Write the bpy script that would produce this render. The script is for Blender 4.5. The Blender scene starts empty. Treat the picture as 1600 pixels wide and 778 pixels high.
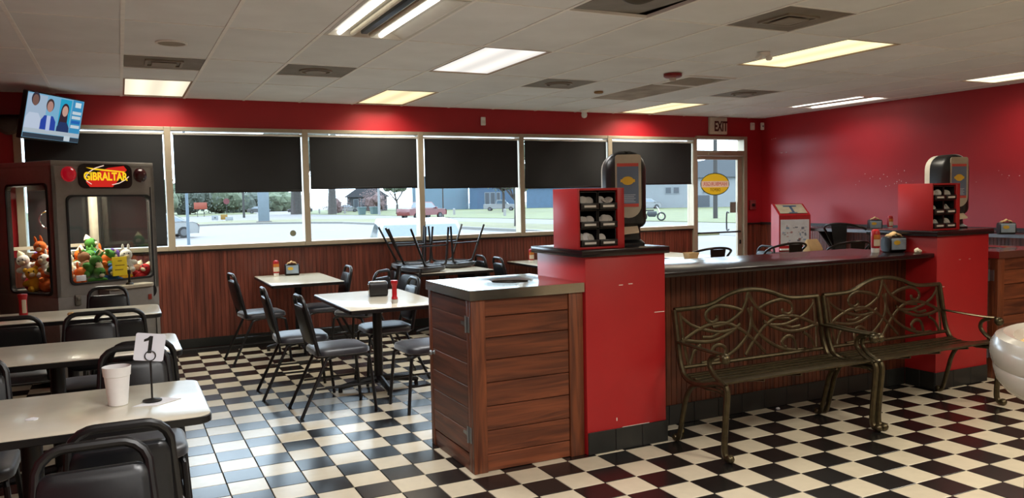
import bpy, bmesh, math, random
from mathutils import Vector, Matrix
random.seed(7)
S = bpy.context.scene
COL = S.collection
R2 = math.radians

# ------------------------------------------------------------------ camera
cam = bpy.data.cameras.new('camera')
cam.sensor_fit = 'HORIZONTAL'; cam.sensor_width = 36.0
cam.lens = 1240.17 / 1600 * 36.0
cam.clip_end = 600
camo = bpy.data.objects.new('camera', cam); COL.objects.link(camo)
yaw, pit, rol = -0.457752, -0.06317, 0.019916
Rz = Matrix.Rotation(yaw, 3, 'Z'); Rx = Matrix.Rotation(pit, 3, 'X')
Ry = Matrix(((math.cos(rol), 0, math.sin(rol)), (0, 1, 0), (-math.sin(rol), 0, math.cos(rol))))
RR = Rz @ Rx @ Ry
right, fwd, up = RR.col[0], RR.col[1], RR.col[2]
camo.matrix_world = Matrix(((right[0], up[0], -fwd[0], 0), (right[1], up[1], -fwd[1], 0), (right[2], up[2], -fwd[2], 1.544), (0, 0, 0, 1)))
S.camera = camo

# ------------------------------------------------------------------ sky, exposure
W = bpy.data.worlds.new('overcast_sky'); S.world = W; W.use_nodes = True
bgn = W.node_tree.nodes['Background']
bgn.inputs['Color'].default_value = (0.68, 0.84, 1.0, 1); bgn.inputs['Strength'].default_value = 9.0
S.view_settings.view_transform = 'Standard'; S.view_settings.look = 'None'
S.view_settings.gamma = 1.0; S.view_settings.exposure = 0.0
S.view_settings.use_curve_mapping = False

PANEL_L = 1.15      # radiance of the lamp diffusers
LAMP_W = 26.0       # watts of the lamp tubes behind each diffuser
CEIL = 2.68
YB = 9.2            # window wall
XR = 8.8            # right wall
XL = -1.1           # left wall
YF = -3.0           # wall behind the camera

def lamp(name, x, y, sx, sy, w, col, spread=150):
    d = bpy.data.lights.new(name, 'AREA'); d.shape = 'RECTANGLE'; d.size = sx; d.size_y = sy
    d.energy = w; d.color = col; d.spread = R2(spread)
    o = bpy.data.objects.new(name, d); COL.objects.link(o); o.location = (x, y, CEIL - 0.02)
    return o

# ------------------------------------------------------------------ materials
def lin(h):
    h = h.lstrip('#'); v = [int(h[i:i+2], 16) / 255 for i in (0, 2, 4)]
    return tuple(c / 12.92 if c <= .04045 else ((c + .055) / 1.055) ** 2.4 for c in v) + (1,)
MATS = {}
ALB = 1.0
def mat(name, col, rough=.5, metal=0, var=.12, scale=12, bump=0, emit=None, es=1, coat=0, stretch=None, spec=None, rnd=0):
    if name in MATS: return MATS[name]
    m = bpy.data.materials.new(name); m.use_nodes = True; MATS[name] = m
    nt = m.node_tree; N = nt.nodes; L = nt.links; p = N['Principled BSDF']
    c = lin(col) if isinstance(col, str) else tuple(col) + (1,) * (4 - len(col))
    c = tuple(q * ALB for q in c[:3]) + (1,)
    p.inputs['Roughness'].default_value = rough; p.inputs['Metallic'].default_value = metal
    if coat: p.inputs['Coat Weight'].default_value = coat; p.inputs['Coat Roughness'].default_value = .12
    if spec is not None: p.inputs['Specular IOR Level'].default_value = spec
    tc = N.new('ShaderNodeTexCoord'); mp = N.new('ShaderNodeMapping'); no = N.new('ShaderNodeTexNoise')
    L.new(tc.outputs['Object'], mp.inputs['Vector']); L.new(mp.outputs['Vector'], no.inputs['Vector'])
    if stretch: mp.inputs['Scale'].default_value = stretch
    no.inputs['Scale'].default_value = scale; no.inputs['Detail'].default_value = 4
    hs = N.new('ShaderNodeHueSaturation'); hs.inputs['Color'].default_value = c
    mr = N.new('ShaderNodeMapRange'); L.new(no.outputs['Fac'], mr.inputs['Value'])
    mr.inputs['From Min'].default_value = .25; mr.inputs['From Max'].default_value = .75
    mr.inputs['To Min'].default_value = 1 - var; mr.inputs['To Max'].default_value = 1 + var
    val = mr.outputs['Result']
    if rnd:
        oi = N.new('ShaderNodeObjectInfo'); m2 = N.new('ShaderNodeMapRange'); L.new(oi.outputs['Random'], m2.inputs['Value'])
        m2.inputs['To Min'].default_value = 1 - rnd; m2.inputs['To Max'].default_value = 1 + rnd
        mu = N.new('ShaderNodeMath'); mu.operation = 'MULTIPLY'; L.new(val, mu.inputs[0]); L.new(m2.outputs['Result'], mu.inputs[1]); val = mu.outputs[0]
        ad = N.new('ShaderNodeVectorMath'); ad.operation = 'ADD'
        sc = N.new('ShaderNodeMath'); sc.operation = 'MULTIPLY'; sc.inputs[1].default_value = 37; L.new(oi.outputs['Random'], sc.inputs[0])
        L.new(tc.outputs['Object'], ad.inputs[0]); L.new(sc.outputs[0], ad.inputs[1]); L.new(ad.outputs[0], mp.inputs['Vector'])
    L.new(val, hs.inputs['Value']); L.new(hs.outputs['Color'], p.inputs['Base Color'])
    if bump:
        b = N.new('ShaderNodeBump'); b.inputs['Strength'].default_value = bump; b.inputs['Distance'].default_value = .01
        L.new(no.outputs['Fac'], b.inputs['Height']); L.new(b.outputs['Normal'], p.inputs['Normal'])
    if emit:
        p.inputs['Emission Color'].default_value = lin(emit) if isinstance(emit, str) else tuple(emit) + (1,) * (4 - len(emit))
        p.inputs['Emission Strength'].default_value = es
    return m
def wood(name, c1, c2, rough=.4, axis='x', scale=3, rnd=.15):
    if name in MATS: return MATS[name]
    st = {'x': (.6, 9, 9), 'z': (9, 9, .6), 'y': (9, .6, 9)}[axis]
    m = mat(name, c1, rough, var=.25, scale=scale, stretch=st, bump=.15, rnd=rnd)
    nt = m.node_tree; N = nt.nodes; L = nt.links
    no = [n for n in N if n.type == 'TEX_NOISE'][0]; no.inputs['Distortion'].default_value = 1.2; no.inputs['Detail'].default_value = 8
    cr = N.new('ShaderNodeValToRGB'); cr.color_ramp.elements[0].color = lin(c2); cr.color_ramp.elements[1].color = lin(c1)
    cr.color_ramp.elements[0].position = .32; cr.color_ramp.elements[1].position = .62
    L.new(no.outputs['Fac'], cr.inputs['Fac'])
    hs = [n for n in N if n.type == 'HUE_SAT'][0]; L.new(cr.outputs['Color'], hs.inputs['Color'])
    return m
def glass(name, tint=(1, 1, 1), refl=1.0):
    if name in MATS: return MATS[name]
    m = bpy.data.materials.new(name); m.use_nodes = True; MATS[name] = m
    nt = m.node_tree; N = nt.nodes; L = nt.links; N.remove(N['Principled BSDF'])
    t = N.new('ShaderNodeBsdfTransparent'); t.inputs['Color'].default_value = tuple(tint) + (1,)
    g = N.new('ShaderNodeBsdfGlossy'); g.inputs['Roughness'].default_value = .02
    fr = N.new('ShaderNodeFresnel'); fr.inputs['IOR'].default_value = 1.45
    ge = N.new('ShaderNodeNewGeometry'); iv = N.new('ShaderNodeMath'); iv.operation = 'MULTIPLY_ADD'; iv.inputs[1].default_value = -refl; iv.inputs[2].default_value = refl
    L.new(ge.outputs['Backfacing'], iv.inputs[0])
    mu = N.new('ShaderNodeMath'); mu.operation = 'MULTIPLY'; L.new(iv.outputs[0], mu.inputs[1])
    mx = N.new('ShaderNodeMixShader'); L.new(fr.outputs[0], mu.inputs[0]); L.new(mu.outputs[0], mx.inputs[0])
    L.new(t.outputs[0], mx.inputs[1]); L.new(g.outputs[0], mx.inputs[2]); L.new(mx.outputs[0], N['Material Output'].inputs['Surface'])
    return m
def glow(name, col, s):
    if name in MATS: return MATS[name]
    m = bpy.data.materials.new(name); m.use_nodes = True; MATS[name] = m
    nt = m.node_tree; N = nt.nodes; L = nt.links; N.remove(N['Principled BSDF'])
    e = N.new('ShaderNodeEmission'); e.inputs['Color'].default_value = tuple(col) + (1,); e.inputs['Strength'].default_value = s
    L.new(e.outputs[0], N['Material Output'].inputs['Surface'])
    return m

RED = mat('red_paint', '#a81c26', .42, var=.06, scale=3, bump=.05)
RED2 = mat('red_laminate', '#a31c1f', .38, var=.05, scale=4)
BLK = mat('black_metal', '#0d0d0f', .38, var=.1)
VINYL = mat('black_vinyl', '#101114', .36, var=.1, scale=30, bump=.03, spec=.45)
SEATV = mat('worn_seat_vinyl', '#24272e', .42, var=.15, scale=14, bump=.03, spec=.9)
q_ = SEATV.node_tree.nodes['Principled BSDF']; q_.inputs['Sheen Weight'].default_value = 1.0; q_.inputs['Sheen Roughness'].default_value = .35; q_.inputs['Sheen Tint'].default_value = (.86, .93, 1, 1)   # lighter base and bluish sheen imitate window light reflected on the seats
BLKP = mat('black_plastic', '#0e0e10', .35, var=.1)
BLKM = mat('black_matte', '#0b0b0c', .7, var=.1)
BASE = mat('black_cove_tile', '#20211f', .4, var=.15, rnd=.15)
CREAM = mat('cream_laminate', '#d6d0bd', .2, var=.04, scale=8)
WHITE = mat('white_plastic', '#e6e4de', .45, var=.03)
PAPER = mat('white_paper', '#e9ebef', .8, var=.03)
KRAFT = mat('kraft_paper', '#c9a878', .85, var=.1)
STEEL = mat('stainless_steel', '#c8c6c0', .16, 1, var=.08, scale=5, bump=.12)
CHROME = mat('chrome', '#c9c9c9', .12, 1, var=.03)
ALU = mat('tan_aluminium', '#a99c88', .45, .3, var=.05)
BRONZE = mat('antique_bronze', '#4d4430', .32, .75, var=.35, scale=25)
BEAD = wood('bead_board_wood', '#5c2c17', '#3f1d10', .42, 'z', 2)
BEAD2 = wood('back_wall_wood', '#74392a', '#582a1e', .42, 'z', 2)
PLANK = wood('cabinet_plank_wood', '#6f3a21', '#4f2716', .42, 'x', 2.4)
PLANKY = wood('cabinet_side_wood', '#74402c', '#54291a', .42, 'y', 2.4)
POST = wood('cabinet_post_wood', '#733d21', '#532815', .42, 'z', 2.4)
GLS = glass('window_glass', (.97, .985, .98))
GLS2 = glass('machine_glass', (.94, .96, .95))

# ------------------------------------------------------------------ mesh helpers
class MB:
    def __init__(s): s.b = bmesh.new()
    def box(s, x0, x1, y0, y1, z0, z1, bev=0, M=None, seg=2):
        r = bmesh.ops.create_cube(s.b, size=1); vs = r['verts']
        for v in vs:
            v.co = Vector((x0 + (v.co.x + .5) * (x1 - x0), y0 + (v.co.y + .5) * (y1 - y0), z0 + (v.co.z + .5) * (z1 - z0)))
        if bev:
            es = list({e for v in vs for e in v.link_edges})
            g = bmesh.ops.bevel(s.b, geom=es, offset=bev, segments=seg, profile=.5, affect='EDGES')
            vs = list({v for f in g['faces'] for v in f.verts} | {v for v in vs if v.is_valid})
        if M is not None:
            for v in vs: v.co = M @ v.co
        return s
    def tube(s, pts, r, seg=8, closed=False, flat=None, cap=True):
        pts = [Vector(p) for p in pts]; n = len(pts)
        rs = r if isinstance(r, (list, tuple)) else [r] * n
        rings = []; prev = None
        for i, p in enumerate(pts):
            a = pts[(i - 1) % n] if (closed or i > 0) else p
            c = pts[(i + 1) % n] if (closed or i < n - 1) else p
            t = (c - a); t = t.normalized() if t.length > 1e-9 else Vector((0, 0, 1))
            if prev is None:
                ref = Vector((0, 0, 1)) if abs(t.z) < .9 else Vector((0, 1, 0))
                if flat is not None: ref = Vector(flat)
                u = (ref - t * ref.dot(t)).normalized()
            else:
                ref = Vector(flat) if flat is not None else prev
                u = ref - t * ref.dot(t)
                u = u.normalized() if u.length > 1e-6 else prev
            prev = u; w = t.cross(u)
            k = .45 if flat is not None else 1
            rings.append([s.b.verts.new(p + u * (math.cos(2 * math.pi * j / seg) * rs[i] * k) + w * (math.sin(2 * math.pi * j / seg) * rs[i])) for j in range(seg)])
        m = n if closed else n - 1
        for i in range(m):
            A, B = rings[i], rings[(i + 1) % n]
            for j in range(seg):
                try: s.b.faces.new((A[j], A[(j + 1) % seg], B[(j + 1) % seg], B[j]))
                except ValueError: pass
        if cap and not closed:
            s.b.faces.new(rings[0][::-1]); s.b.faces.new(rings[-1])
        return s
    def lathe(s, prof, c=(0, 0, 0), seg=20, M=None, cap=True):
        rings = []
        for r, z in prof:
            ring = []
            for j in range(seg):
                a = 2 * math.pi * j / seg
                q = Vector((r * math.cos(a), r * math.sin(a), z))
                if M is not None: q = M @ q
                ring.append(s.b.verts.new(q + Vector(c)))
            rings.append(ring)
        for A, B in zip(rings, rings[1:]):
            for j in range(seg): s.b.faces.new((A[j], A[(j + 1) % seg], B[(j + 1) % seg], B[j]))
        if cap:
            if prof[0][0] > 1e-6: s.b.faces.new(rings[0][::-1])
            if prof[-1][0] > 1e-6: s.b.faces.new(rings[-1])
        return s
    def loft(s, loops, cap=True):
        R = [[s.b.verts.new(Vector(p)) for p in l] for l in loops]; n = len(R[0])
        for A, B in zip(R, R[1:]):
            for j in range(n): s.b.faces.new((A[j], A[(j + 1) % n], B[(j + 1) % n], B[j]))
        if cap: s.b.faces.new(R[0][::-1]); s.b.faces.new(R[-1])
        return s
    def prism(s, poly, h, O=(0, 0, 0), U=(1, 0, 0), V=(0, 1, 0)):
        O, U, V = Vector(O), Vector(U), Vector(V); Nn = U.cross(V).normalized()
        A = [O + U * x + V * y for x, y in poly]
        return s.loft([A, [p + Nn * h for p in A]])
    def ring(s, outer, inner, h, O=(0, 0, 0), U=(1, 0, 0), V=(0, 1, 0)):
        O, U, V = Vector(O), Vector(U), Vector(V); Nn = U.cross(V).normalized(); n = len(outer)
        def vv(l, d): return [s.b.verts.new(O + U * x + V * y + Nn * d) for x, y in l]
        a, b_, c, d = vv(outer, 0), vv(inner, 0), vv(inner, h), vv(outer, h)
        for P, Q in ((a, b_), (b_, c), (c, d), (d, a)):
            for j in range(n): s.b.faces.new((P[j], P[(j + 1) % n], Q[(j + 1) % n], Q[j]))
        return s
    def sphere(s, c, r, seg=12, sq=(1, 1, 1), M=None):
        g = bmesh.ops.create_uvsphere(s.b, u_segments=seg, v_segments=max(6, seg * 2 // 3), radius=1)
        for v in g['verts']:
            q = Vector((v.co.x * sq[0] * r, v.co.y * sq[1] * r, v.co.z * sq[2] * r))
            if M is not None: q = M @ q
            v.co = q + Vector(c)
        return s
    def quad(s, a, b_, c, d):
        s.b.faces.new([s.b.verts.new(Vector(p)) for p in (a, b_, c, d)]); return s
    def mesh(s, name, m, smooth=35):
        bmesh.ops.recalc_face_normals(s.b, faces=s.b.faces)
        me = bpy.data.meshes.new(name); s.b.to_mesh(me); s.b.free()
        for mm in (m if isinstance(m, (list, tuple)) else [m]): me.materials.append(mm)
        if smooth:
            me.polygons.foreach_set('use_smooth', [True] * len(me.polygons))
            try: me.set_sharp_from_angle(angle=R2(smooth))
            except Exception: pass
        return me
    def obj(s, name, m, parent=None, label=None, smooth=35, kind=None, loc=None):
        o = bpy.data.objects.new(name, s.mesh(name, m, smooth)); COL.objects.link(o)
        if parent is not None: o.parent = parent
        if label: o['label'] = label
        if kind: o['kind'] = kind
        if loc: o.location = loc
        return o
def rrect(w, h, r, n=4, cx=0, cy=0, rs=None):
    rs = rs or (r, r, r, r); P = []
    for k, (sx, sy, a0) in enumerate(((1, 1, 0), (-1, 1, 90), (-1, -1, 180), (1, -1, 270))):
        q = max(rs[k], 1e-4)
        for i in range(n + 1):
            a = R2(a0 + 90 * i / n)
            P.append((cx + sx * (w / 2 - q) + q * math.cos(a), cy + sy * (h / 2 - q) + q * math.sin(a)))
    return P
def ellipse(a, b, n=32, cx=0, cy=0): return [(cx + a * math.cos(2 * math.pi * i / n), cy + b * math.sin(2 * math.pi * i / n)) for i in range(n)]
def smoothpts(P, k=6, closed=False):
    P = [Vector(p) for p in P]; n = len(P); out = []
    m = n if closed else n - 1
    for i in range(m):
        g = (lambda j: P[j % n]) if closed else (lambda j: P[min(max(j, 0), n - 1)])
        a, b_, c, d = g(i - 1), g(i), g(i + 1), g(i + 2)
        for q in range(k):
            t = q / k
            out.append(.5 * ((2 * b_) + (c - a) * t + (2 * a - 5 * b_ + 4 * c - d) * t * t + (3 * b_ - a - 3 * c + d) * t ** 3))
    if not closed: out.append(P[-1])
    return out
def thing(name, label, cat, loc=(0, 0, 0), rotz=0, group=None):
    o = bpy.data.objects.new(name, None); COL.objects.link(o); o.empty_display_size = .1
    o.location = loc; o.rotation_euler = (0, 0, rotz); return tag(o, label, cat, group)
def tag(o, label, cat, group=None):
    o['label'] = label; o['category'] = cat
    if group: o['group'] = group
    return o
def struct(o): o['kind'] = 'structure'; return o
def sroot(name, loc=(0, 0, 0)):
    o = bpy.data.objects.new(name, None); COL.objects.link(o); o.location = loc; o['kind'] = 'structure'; return o
def dup(src, loc, rotz=0, label=None, group=None):
    c = src.copy(); COL.objects.link(c); c.location = loc; c.rotation_euler = (0, 0, rotz)
    if label: c['label'] = label
    if group: c['group'] = group
    for ch in list(src.children):
        d = ch.copy(); COL.objects.link(d); d.parent = c
        for g in list(ch.children):
            e = g.copy(); COL.objects.link(e); e.parent = d
    return c
def like(o, name, parent, loc, rot=None):
    c = o.copy(); COL.objects.link(c); c.name = name; c.parent = parent; c.location = loc
    if rot is not None: c.rotation_euler = rot
    return c
def text(name, body, size, m, parent, M, depth=.002, align='CENTER', sx=1, mirror=False, bold=0):
    cu = bpy.data.curves.new(name, 'FONT'); cu.body = body; cu.size = size; cu.extrude = depth / 2
    cu.align_x = align; cu.align_y = 'CENTER'; cu.resolution_u = 3; cu.offset = bold
    t = bpy.data.objects.new(name + '_c', cu); me = bpy.data.meshes.new_from_object(t)
    bpy.data.objects.remove(t); me.materials.clear(); me.materials.append(m)
    me.transform(Matrix.Diagonal((-sx if mirror else sx, 1, 1, 1)))
    o = bpy.data.objects.new(name, me); COL.objects.link(o); o.parent = parent; o.matrix_local = M
    return o
def frame(O, U, V):
    U = Vector(U).normalized(); V = Vector(V).normalized(); N_ = U.cross(V)
    return Matrix(((U.x, V.x, N_.x, O[0]), (U.y, V.y, N_.y, O[1]), (U.z, V.z, N_.z, O[2]), (0, 0, 0, 1)))
# ================================================================== SETTING
random.seed(11)
# ---- floor
floor = struct(MB().box(XL, XR, YF, YB, -.12, -.007).obj('floor', mat('floor_grout', '#15110e', .7)))
FW = mat('white_floor_tile', '#cfc4ac', .24, spec=.7, var=.05, scale=14, rnd=.05)
FB = mat('black_floor_tile', '#161515', .24, spec=.75, var=.18, scale=14, rnd=.12)
TX, TY, TS = 3.5114, 3.1591, .2032
def tilemesh(m, nm):
    b = MB(); g = .0022
    z1, z0 = 0, -.0075; q = .0015
    a = rrect(TS - 2 * g, TS - 2 * g, .001, 1); c = rrect(TS - 2 * g - 2 * q, TS - 2 * g - 2 * q, .001, 1)
    a = [a[0], a[2], a[4], a[6]]; c = [c[0], c[2], c[4], c[6]]
    b.loft([[(x, y, z0) for x, y in a], [(x, y, z1 - q) for x, y in a], [(x, y, z1) for x, y in c]])
    return b.mesh(nm, m, 0)
tw, tb = tilemesh(FW, 'white_tile'), tilemesh(FB, 'black_tile')
cells = []
i0, i1 = math.ceil((XL - TX) / TS), math.floor((XR - TX) / TS)
j0, j1 = math.ceil((YF - TY) / TS), math.floor((YB - TY) / TS)
inv = camo.matrix_world.inverted()
for ci in range(i0, i1):
    for cj in range(j0, j1):
        x, y = TX + (ci + .5) * TS, TY + (cj + .5) * TS
        c = inv @ Vector((x, y, 0)); vis = False; d = 99
        if c.z < -.5:
            u, v = 800 + 1240 * c.x / -c.z, 389 - 1240 * c.y / -c.z
            d = -c.z
            vis = -20 < u < 1585 and v < 790
            if 1.74 < x < 2.45 and 4.05 < y < 4.69: vis = False
            if x > 1.74 and y > 4.35 and x > 1.72 + (y - 4.0) * .3: vis = False     # behind the half wall
            if x < .28 and (3.1 < y or u < 250): vis = False                       # under the left tables
        cells.append((0 if vis else 1, d, ci, cj, x, y))
cells.sort()
fb_ = [MB(), MB()]
for n, (h, d, ci, cj, x, y) in enumerate(cells):
    wt = (ci + cj) % 2 if y < 8.95 else 0      # one black border row along the window wall
    if n < 300:
        o = bpy.data.objects.new('floor_tile', tw if wt else tb); COL.objects.link(o); o.parent = floor
        o.location = (x, y, random.uniform(-.0006, .0004))
    else:
        g = .0022; fb_[wt].box(x - TS / 2 + g, x + TS / 2 - g, y - TS / 2 + g, y + TS / 2 - g, -.0075, 0)
mA, mB_ = fb_[1].mesh('a', FW, 0), fb_[0].mesh('b', FB, 0)
bm = bmesh.new(); bm.from_mesh(mA); k = len(bm.faces); bm.from_mesh(mB_); bm.faces.ensure_lookup_table()
for f in bm.faces[k:]: f.material_index = 1
me = bpy.data.meshes.new('tile_field'); bm.to_mesh(me); bm.free(); me.materials.append(FW); me.materials.append(FB)
o = bpy.data.objects.new('tile_field', me); COL.objects.link(o); o.parent = floor; o['kind'] = 'stuff'

# ---- ceiling: T-bar grid, lay-in panels
ceiling = struct(MB().box(XL, XR, YF, YB, CEIL + .05, CEIL + .15).obj('ceiling', mat('plenum', '#4a463e', .9)))
CP = mat('ceiling_panel_white', '#e4e7e8', .9, spec=.05, var=.06, scale=2.5, bump=.06, rnd=.04)
CPS = mat('water_stained_panel', '#a0968a', .85, var=.3, scale=4, rnd=.05)
TB = mat('t_bar', '#efefec', .8, spec=.1, var=.05)
GX = [XL] + [.07 + .604 * k for k in range(-1, 15)] + [XR]; GX = sorted(set(round(x, 3) for x in GX if XL <= x <= XR))
GY = sorted([YB] + [9.12 - 1.22 * k for k in range(0, 10)] + [YF]); GY = [y for y in GY if YF <= y <= YB]
kx = lambda k: .07 + .604 * k
my = lambda m: (9.12 - 1.22 * (m + 1), 9.12 - 1.22 * m)
LAMPS = {(0, 0), (4, 0), (10, 0), (4, 2), (2, 3), (8, 3), (13, 1), (13, 3), (1, 6), (6, 6), (11, 6), (1, 8), (6, 8), (11, 8)}
HALF = {(0, 1): 'lo', (2, 1): 'lo', (6, 1): 'lo', (10, 1): 'lo', (8, 2): 'hi', (6, 4): 'hi', (4, 4): 'hi'}
STAIN = {(8, 1)}
for a, x0 in enumerate(GX[:-1]):
    x1 = GX[a + 1]; k = round((x0 - .07) / .604) if abs((x0 - .07) / .604 - round((x0 - .07) / .604)) < .02 else -99
    for c, y0 in enumerate(GY[:-1]):
        y1 = GY[c + 1]; m = round((9.12 - y1) / 1.22)
        if abs(y1 - (9.12 - 1.22 * m)) > .01: m = -9
        if (k, m) in LAMPS: continue
        ya, yb = y0, y1
        if (k, m) in HALF: ya, yb = (y0 + .61, y1) if HALF[(k, m)] == 'lo' else (y0, y1 - .61)
        b = MB().box(x0 + .004, x1 - .004, ya + .004, yb - .004, CEIL + .002, CEIL + .016)
        o = b.obj('ceiling_panel', CPS if (k, m) in STAIN else CP, ceiling, smooth=0)
        o.location.z = random.uniform(0, .002)
        if (k, m) in STAIN: o['label'] = 'brown water-stained ceiling panel'
for x in GX[1:-1]: MB().box(x - .012, x + .012, YF, YB, CEIL - .002, CEIL + .02).obj('grid_runner', TB, ceiling, smooth=0)
for y in GY[1:-1]: MB().box(XL, XR, y - .008, y + .008, CEIL - .0005, CEIL + .018).obj('grid_tee', TB, ceiling, smooth=0)
for (k, m) in HALF:
    y = my(m)[0] + .61; MB().box(kx(k) + .012, kx(k + 1) - .012, y - .01, y + .01, CEIL - .0005, CEIL + .018).obj('grid_tee', TB, ceiling, smooth=0)

# ---- walls
b = MB()
b.box(XL - .12, XR + .12, YB, YB + .12, 2.375, CEIL + .15); b.box(XL - .12, 7.49, YB, YB + .12, -.12, 1.06)
b.box(XL - .12, -.9, YB, YB + .12, 1.06, 2.375); b.box(8.45, XR + .12, YB, YB + .12, -.12, 2.375); b.box(7.49, 8.45, YB, YB + .12, -.12, .01)
wall_back = struct(b.obj('wall_back', RED, smooth=0))
CHIP = mat('bare_plaster', '#d8cfc4', .9)
wall_right = struct(MB().box(XR, XR + .12, YF, YB, -.12, CEIL + .15).obj('wall_right', RED, smooth=0))
wall_left = struct(MB().box(XL - .12, XL, YF, YB, -.12, CEIL + .15).obj('wall_left', RED, smooth=0))
wall_front = struct(MB().box(XL - .12, XR + .12, YF - .12, YF, -.12, CEIL + .15).obj('wall_front', mat('front_wall_paint', '#8f7d66', .7), smooth=0))
def bead(b, p0, p1, n, z0, z1, pitch=.042, dep=.004, th=.012):
    p0, p1, n = Vector(p0), Vector(p1), Vector(n); L_ = (p1 - p0).length; d = (p1 - p0).normalized(); pr = []
    k = int(L_ / pitch)
    for i in range(k):
        s = i * pitch
        pr += [(s, 0), (s + pitch - .006, 0), (s + pitch - .004, -dep), (s + pitch - .001, -dep)]
    pr += [(k * pitch, 0), (L_, 0)]
    A = [p0 + d * s + n * (th + q) for s, q in pr]
    lo = [b.b.verts.new((p.x, p.y, z0)) for p in A]; hi = [b.b.verts.new((p.x, p.y, z1)) for p in A]
    for i in range(len(A) - 1): b.b.faces.new((lo[i], lo[i + 1], hi[i + 1], hi[i]))
    B = [b.b.verts.new((p.x, p.y, z1)) for p in (p0, p1)]
    b.b.faces.new([B[0]] + hi + [B[1]])
    return b
bead(MB(), (XL, YB, 0), (7.47, YB, 0), (0, -1, 0), .0, 1.045).obj('bead_board', BEAD2, wall_back, smooth=0)
bead(MB(), (8.47, YB, 0), (XR, YB, 0), (0, -1, 0), .0, 1.09).obj('bead_board', BEAD2, wall_back, smooth=0)
bead(MB(), (XR, YB, 0), (XR, YF, 0), (-1, 0, 0), .0, 1.08).obj('bead_board', BEAD2, wall_right, smooth=0)
bead(MB(), (XL, YF, 0), (XL, YB, 0), (1, 0, 0), .0, 1.05).obj('bead_board', BEAD2, wall_left, smooth=0)
struct(MB().box(XL, 7.47, YB - .022, YB - .012, 0, .1).obj('baseboard_back', BASE, smooth=0))
struct(MB().box(XR - .022, XR - .012, YF, YB, 0, .1).obj('baseboard_right', BASE, smooth=0))
struct(MB().box(XL, 7.46, YB - .03, YB, 1.04, 1.058).obj('trim_1', mat('dark_trim', '#1c1512', .6), smooth=0))
struct(MB().box(XR - .035, XR, YF, YB, 1.08, 1.115).box(8.47, XR - .035, YB - .035, YB, 1.085, 1.11).obj('trim_2', mat('dark_cap', '#241512', .5), smooth=0))
# paint chips on the right wall, small flakes of bare plaster
chips = MB()
for cy, cz, sp, n in ((8.7, 2.16, .09, 7), (7.0, 1.72, .28, 16), (6.75, 1.62, .14, 8), (5.15, 1.73, .28, 22), (4.95, 1.64, .12, 8), (6.2, 1.73, .12, 5), (8.95, 2.36, .06, 4)):
    for _ in range(n):
        y, z, r = cy + random.gauss(0, sp), cz + random.gauss(0, sp * .2), random.uniform(.003, .011)
        a0 = random.random() * 6
        pts = [(XR - .0012, y + r * random.uniform(.5, 1.3) * math.cos(a0 + a), z + r * random.uniform(.4, 1) * math.sin(a0 + a)) for a in (0, 1.3, 2.5, 3.8, 5)]
        chips.b.faces.new([chips.b.verts.new(p) for p in pts])
chips.obj('paint_chips', CHIP, wall_right, kind='stuff')

# ---- windows, each with frame and pane
MX = [-.87, .487, 1.921, 3.307, 4.678, 6.03, 7.49]
BLIND = mat('blackout_cloth', '#17181b', .75, var=.12, scale=6, bump=.05)
for n in range(6):
    x0, x1 = MX[n], MX[n + 1]
    w = sroot('window_%d' % (n + 1), (0, 0, 0))
    b = MB(); b.box(x0 - .034, x0 + .034, YB - .05, YB + .1, 1.06, 2.375, .004)
    if n == 5: b.box(x1 - .034, x1 + .034, YB - .05, YB + .1, 0, 2.375, .004)
    b.box(x0 + .034, x1 - .034, YB - .045, YB + .1, 1.06, 1.108, .004); b.box(x0 + .034, x1 - .034, YB - .045, YB + .1, 2.335, 2.375, .004)
    b.obj('window_frame', ALU, w, smooth=0)
    MB().box(x0 + .034, x1 - .034, YB + .06, YB + .066, 1.108, 2.335).obj('pane', GLS, w, smooth=0)
bl = [('black roller blind drawn down behind the claw machine', 1.135), ('black roller blind in the window right of the claw machine, over the street pole', 1.69),
      ('black roller blind over the window with the parked white car at its right', 1.715), ('black roller blind over the window left of the red pillar', 1.705),
      ('black wrinkled roller blind behind the red lid box on the pillar', 1.69), ('black roller blind in the window beside the glass door', 1.72)]
for n, (lb, zb) in enumerate(bl):
    x0, x1 = MX[n] + .055, MX[n + 1] - .045
    t = thing('roller_blind', lb, 'blind', ((x0 + x1) / 2, YB - .012, 2.30), 0, 'roller blinds on the window wall')
    wd = (x1 - x0) / 2; b = MB(); nx, nz = 24, 10; V = []
    wr = .008 if n == 4 else .0025
    for i in range(nx + 1):
        for j in range(nz + 1):
            x = -wd + 2 * wd * i / nx; z = -(2.30 - zb) * j / nz
            V.append(b.b.verts.new((x, wr * math.sin(x * 7 + z * 5 + n) * (j / nz) + wr * .6 * math.sin(x * 15 - z * 9), z)))
    for i in range(nx):
        for j in range(nz):
            a = i * (nz + 1) + j; b.b.faces.new((V[a], V[a + nz + 1], V[a + nz + 2], V[a + 1]))
    b.obj('shade', BLIND, t)
    MB().tube([(-wd - .01, .004, .005), (wd + .01, .004, .005)], .014).obj('roller', WHITE, t)
    MB().box(-wd, wd, -.006, .006, zb - 2.30 - .018, zb - 2.30 + .004, .003).obj('hem_bar', BLKP, t)

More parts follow.
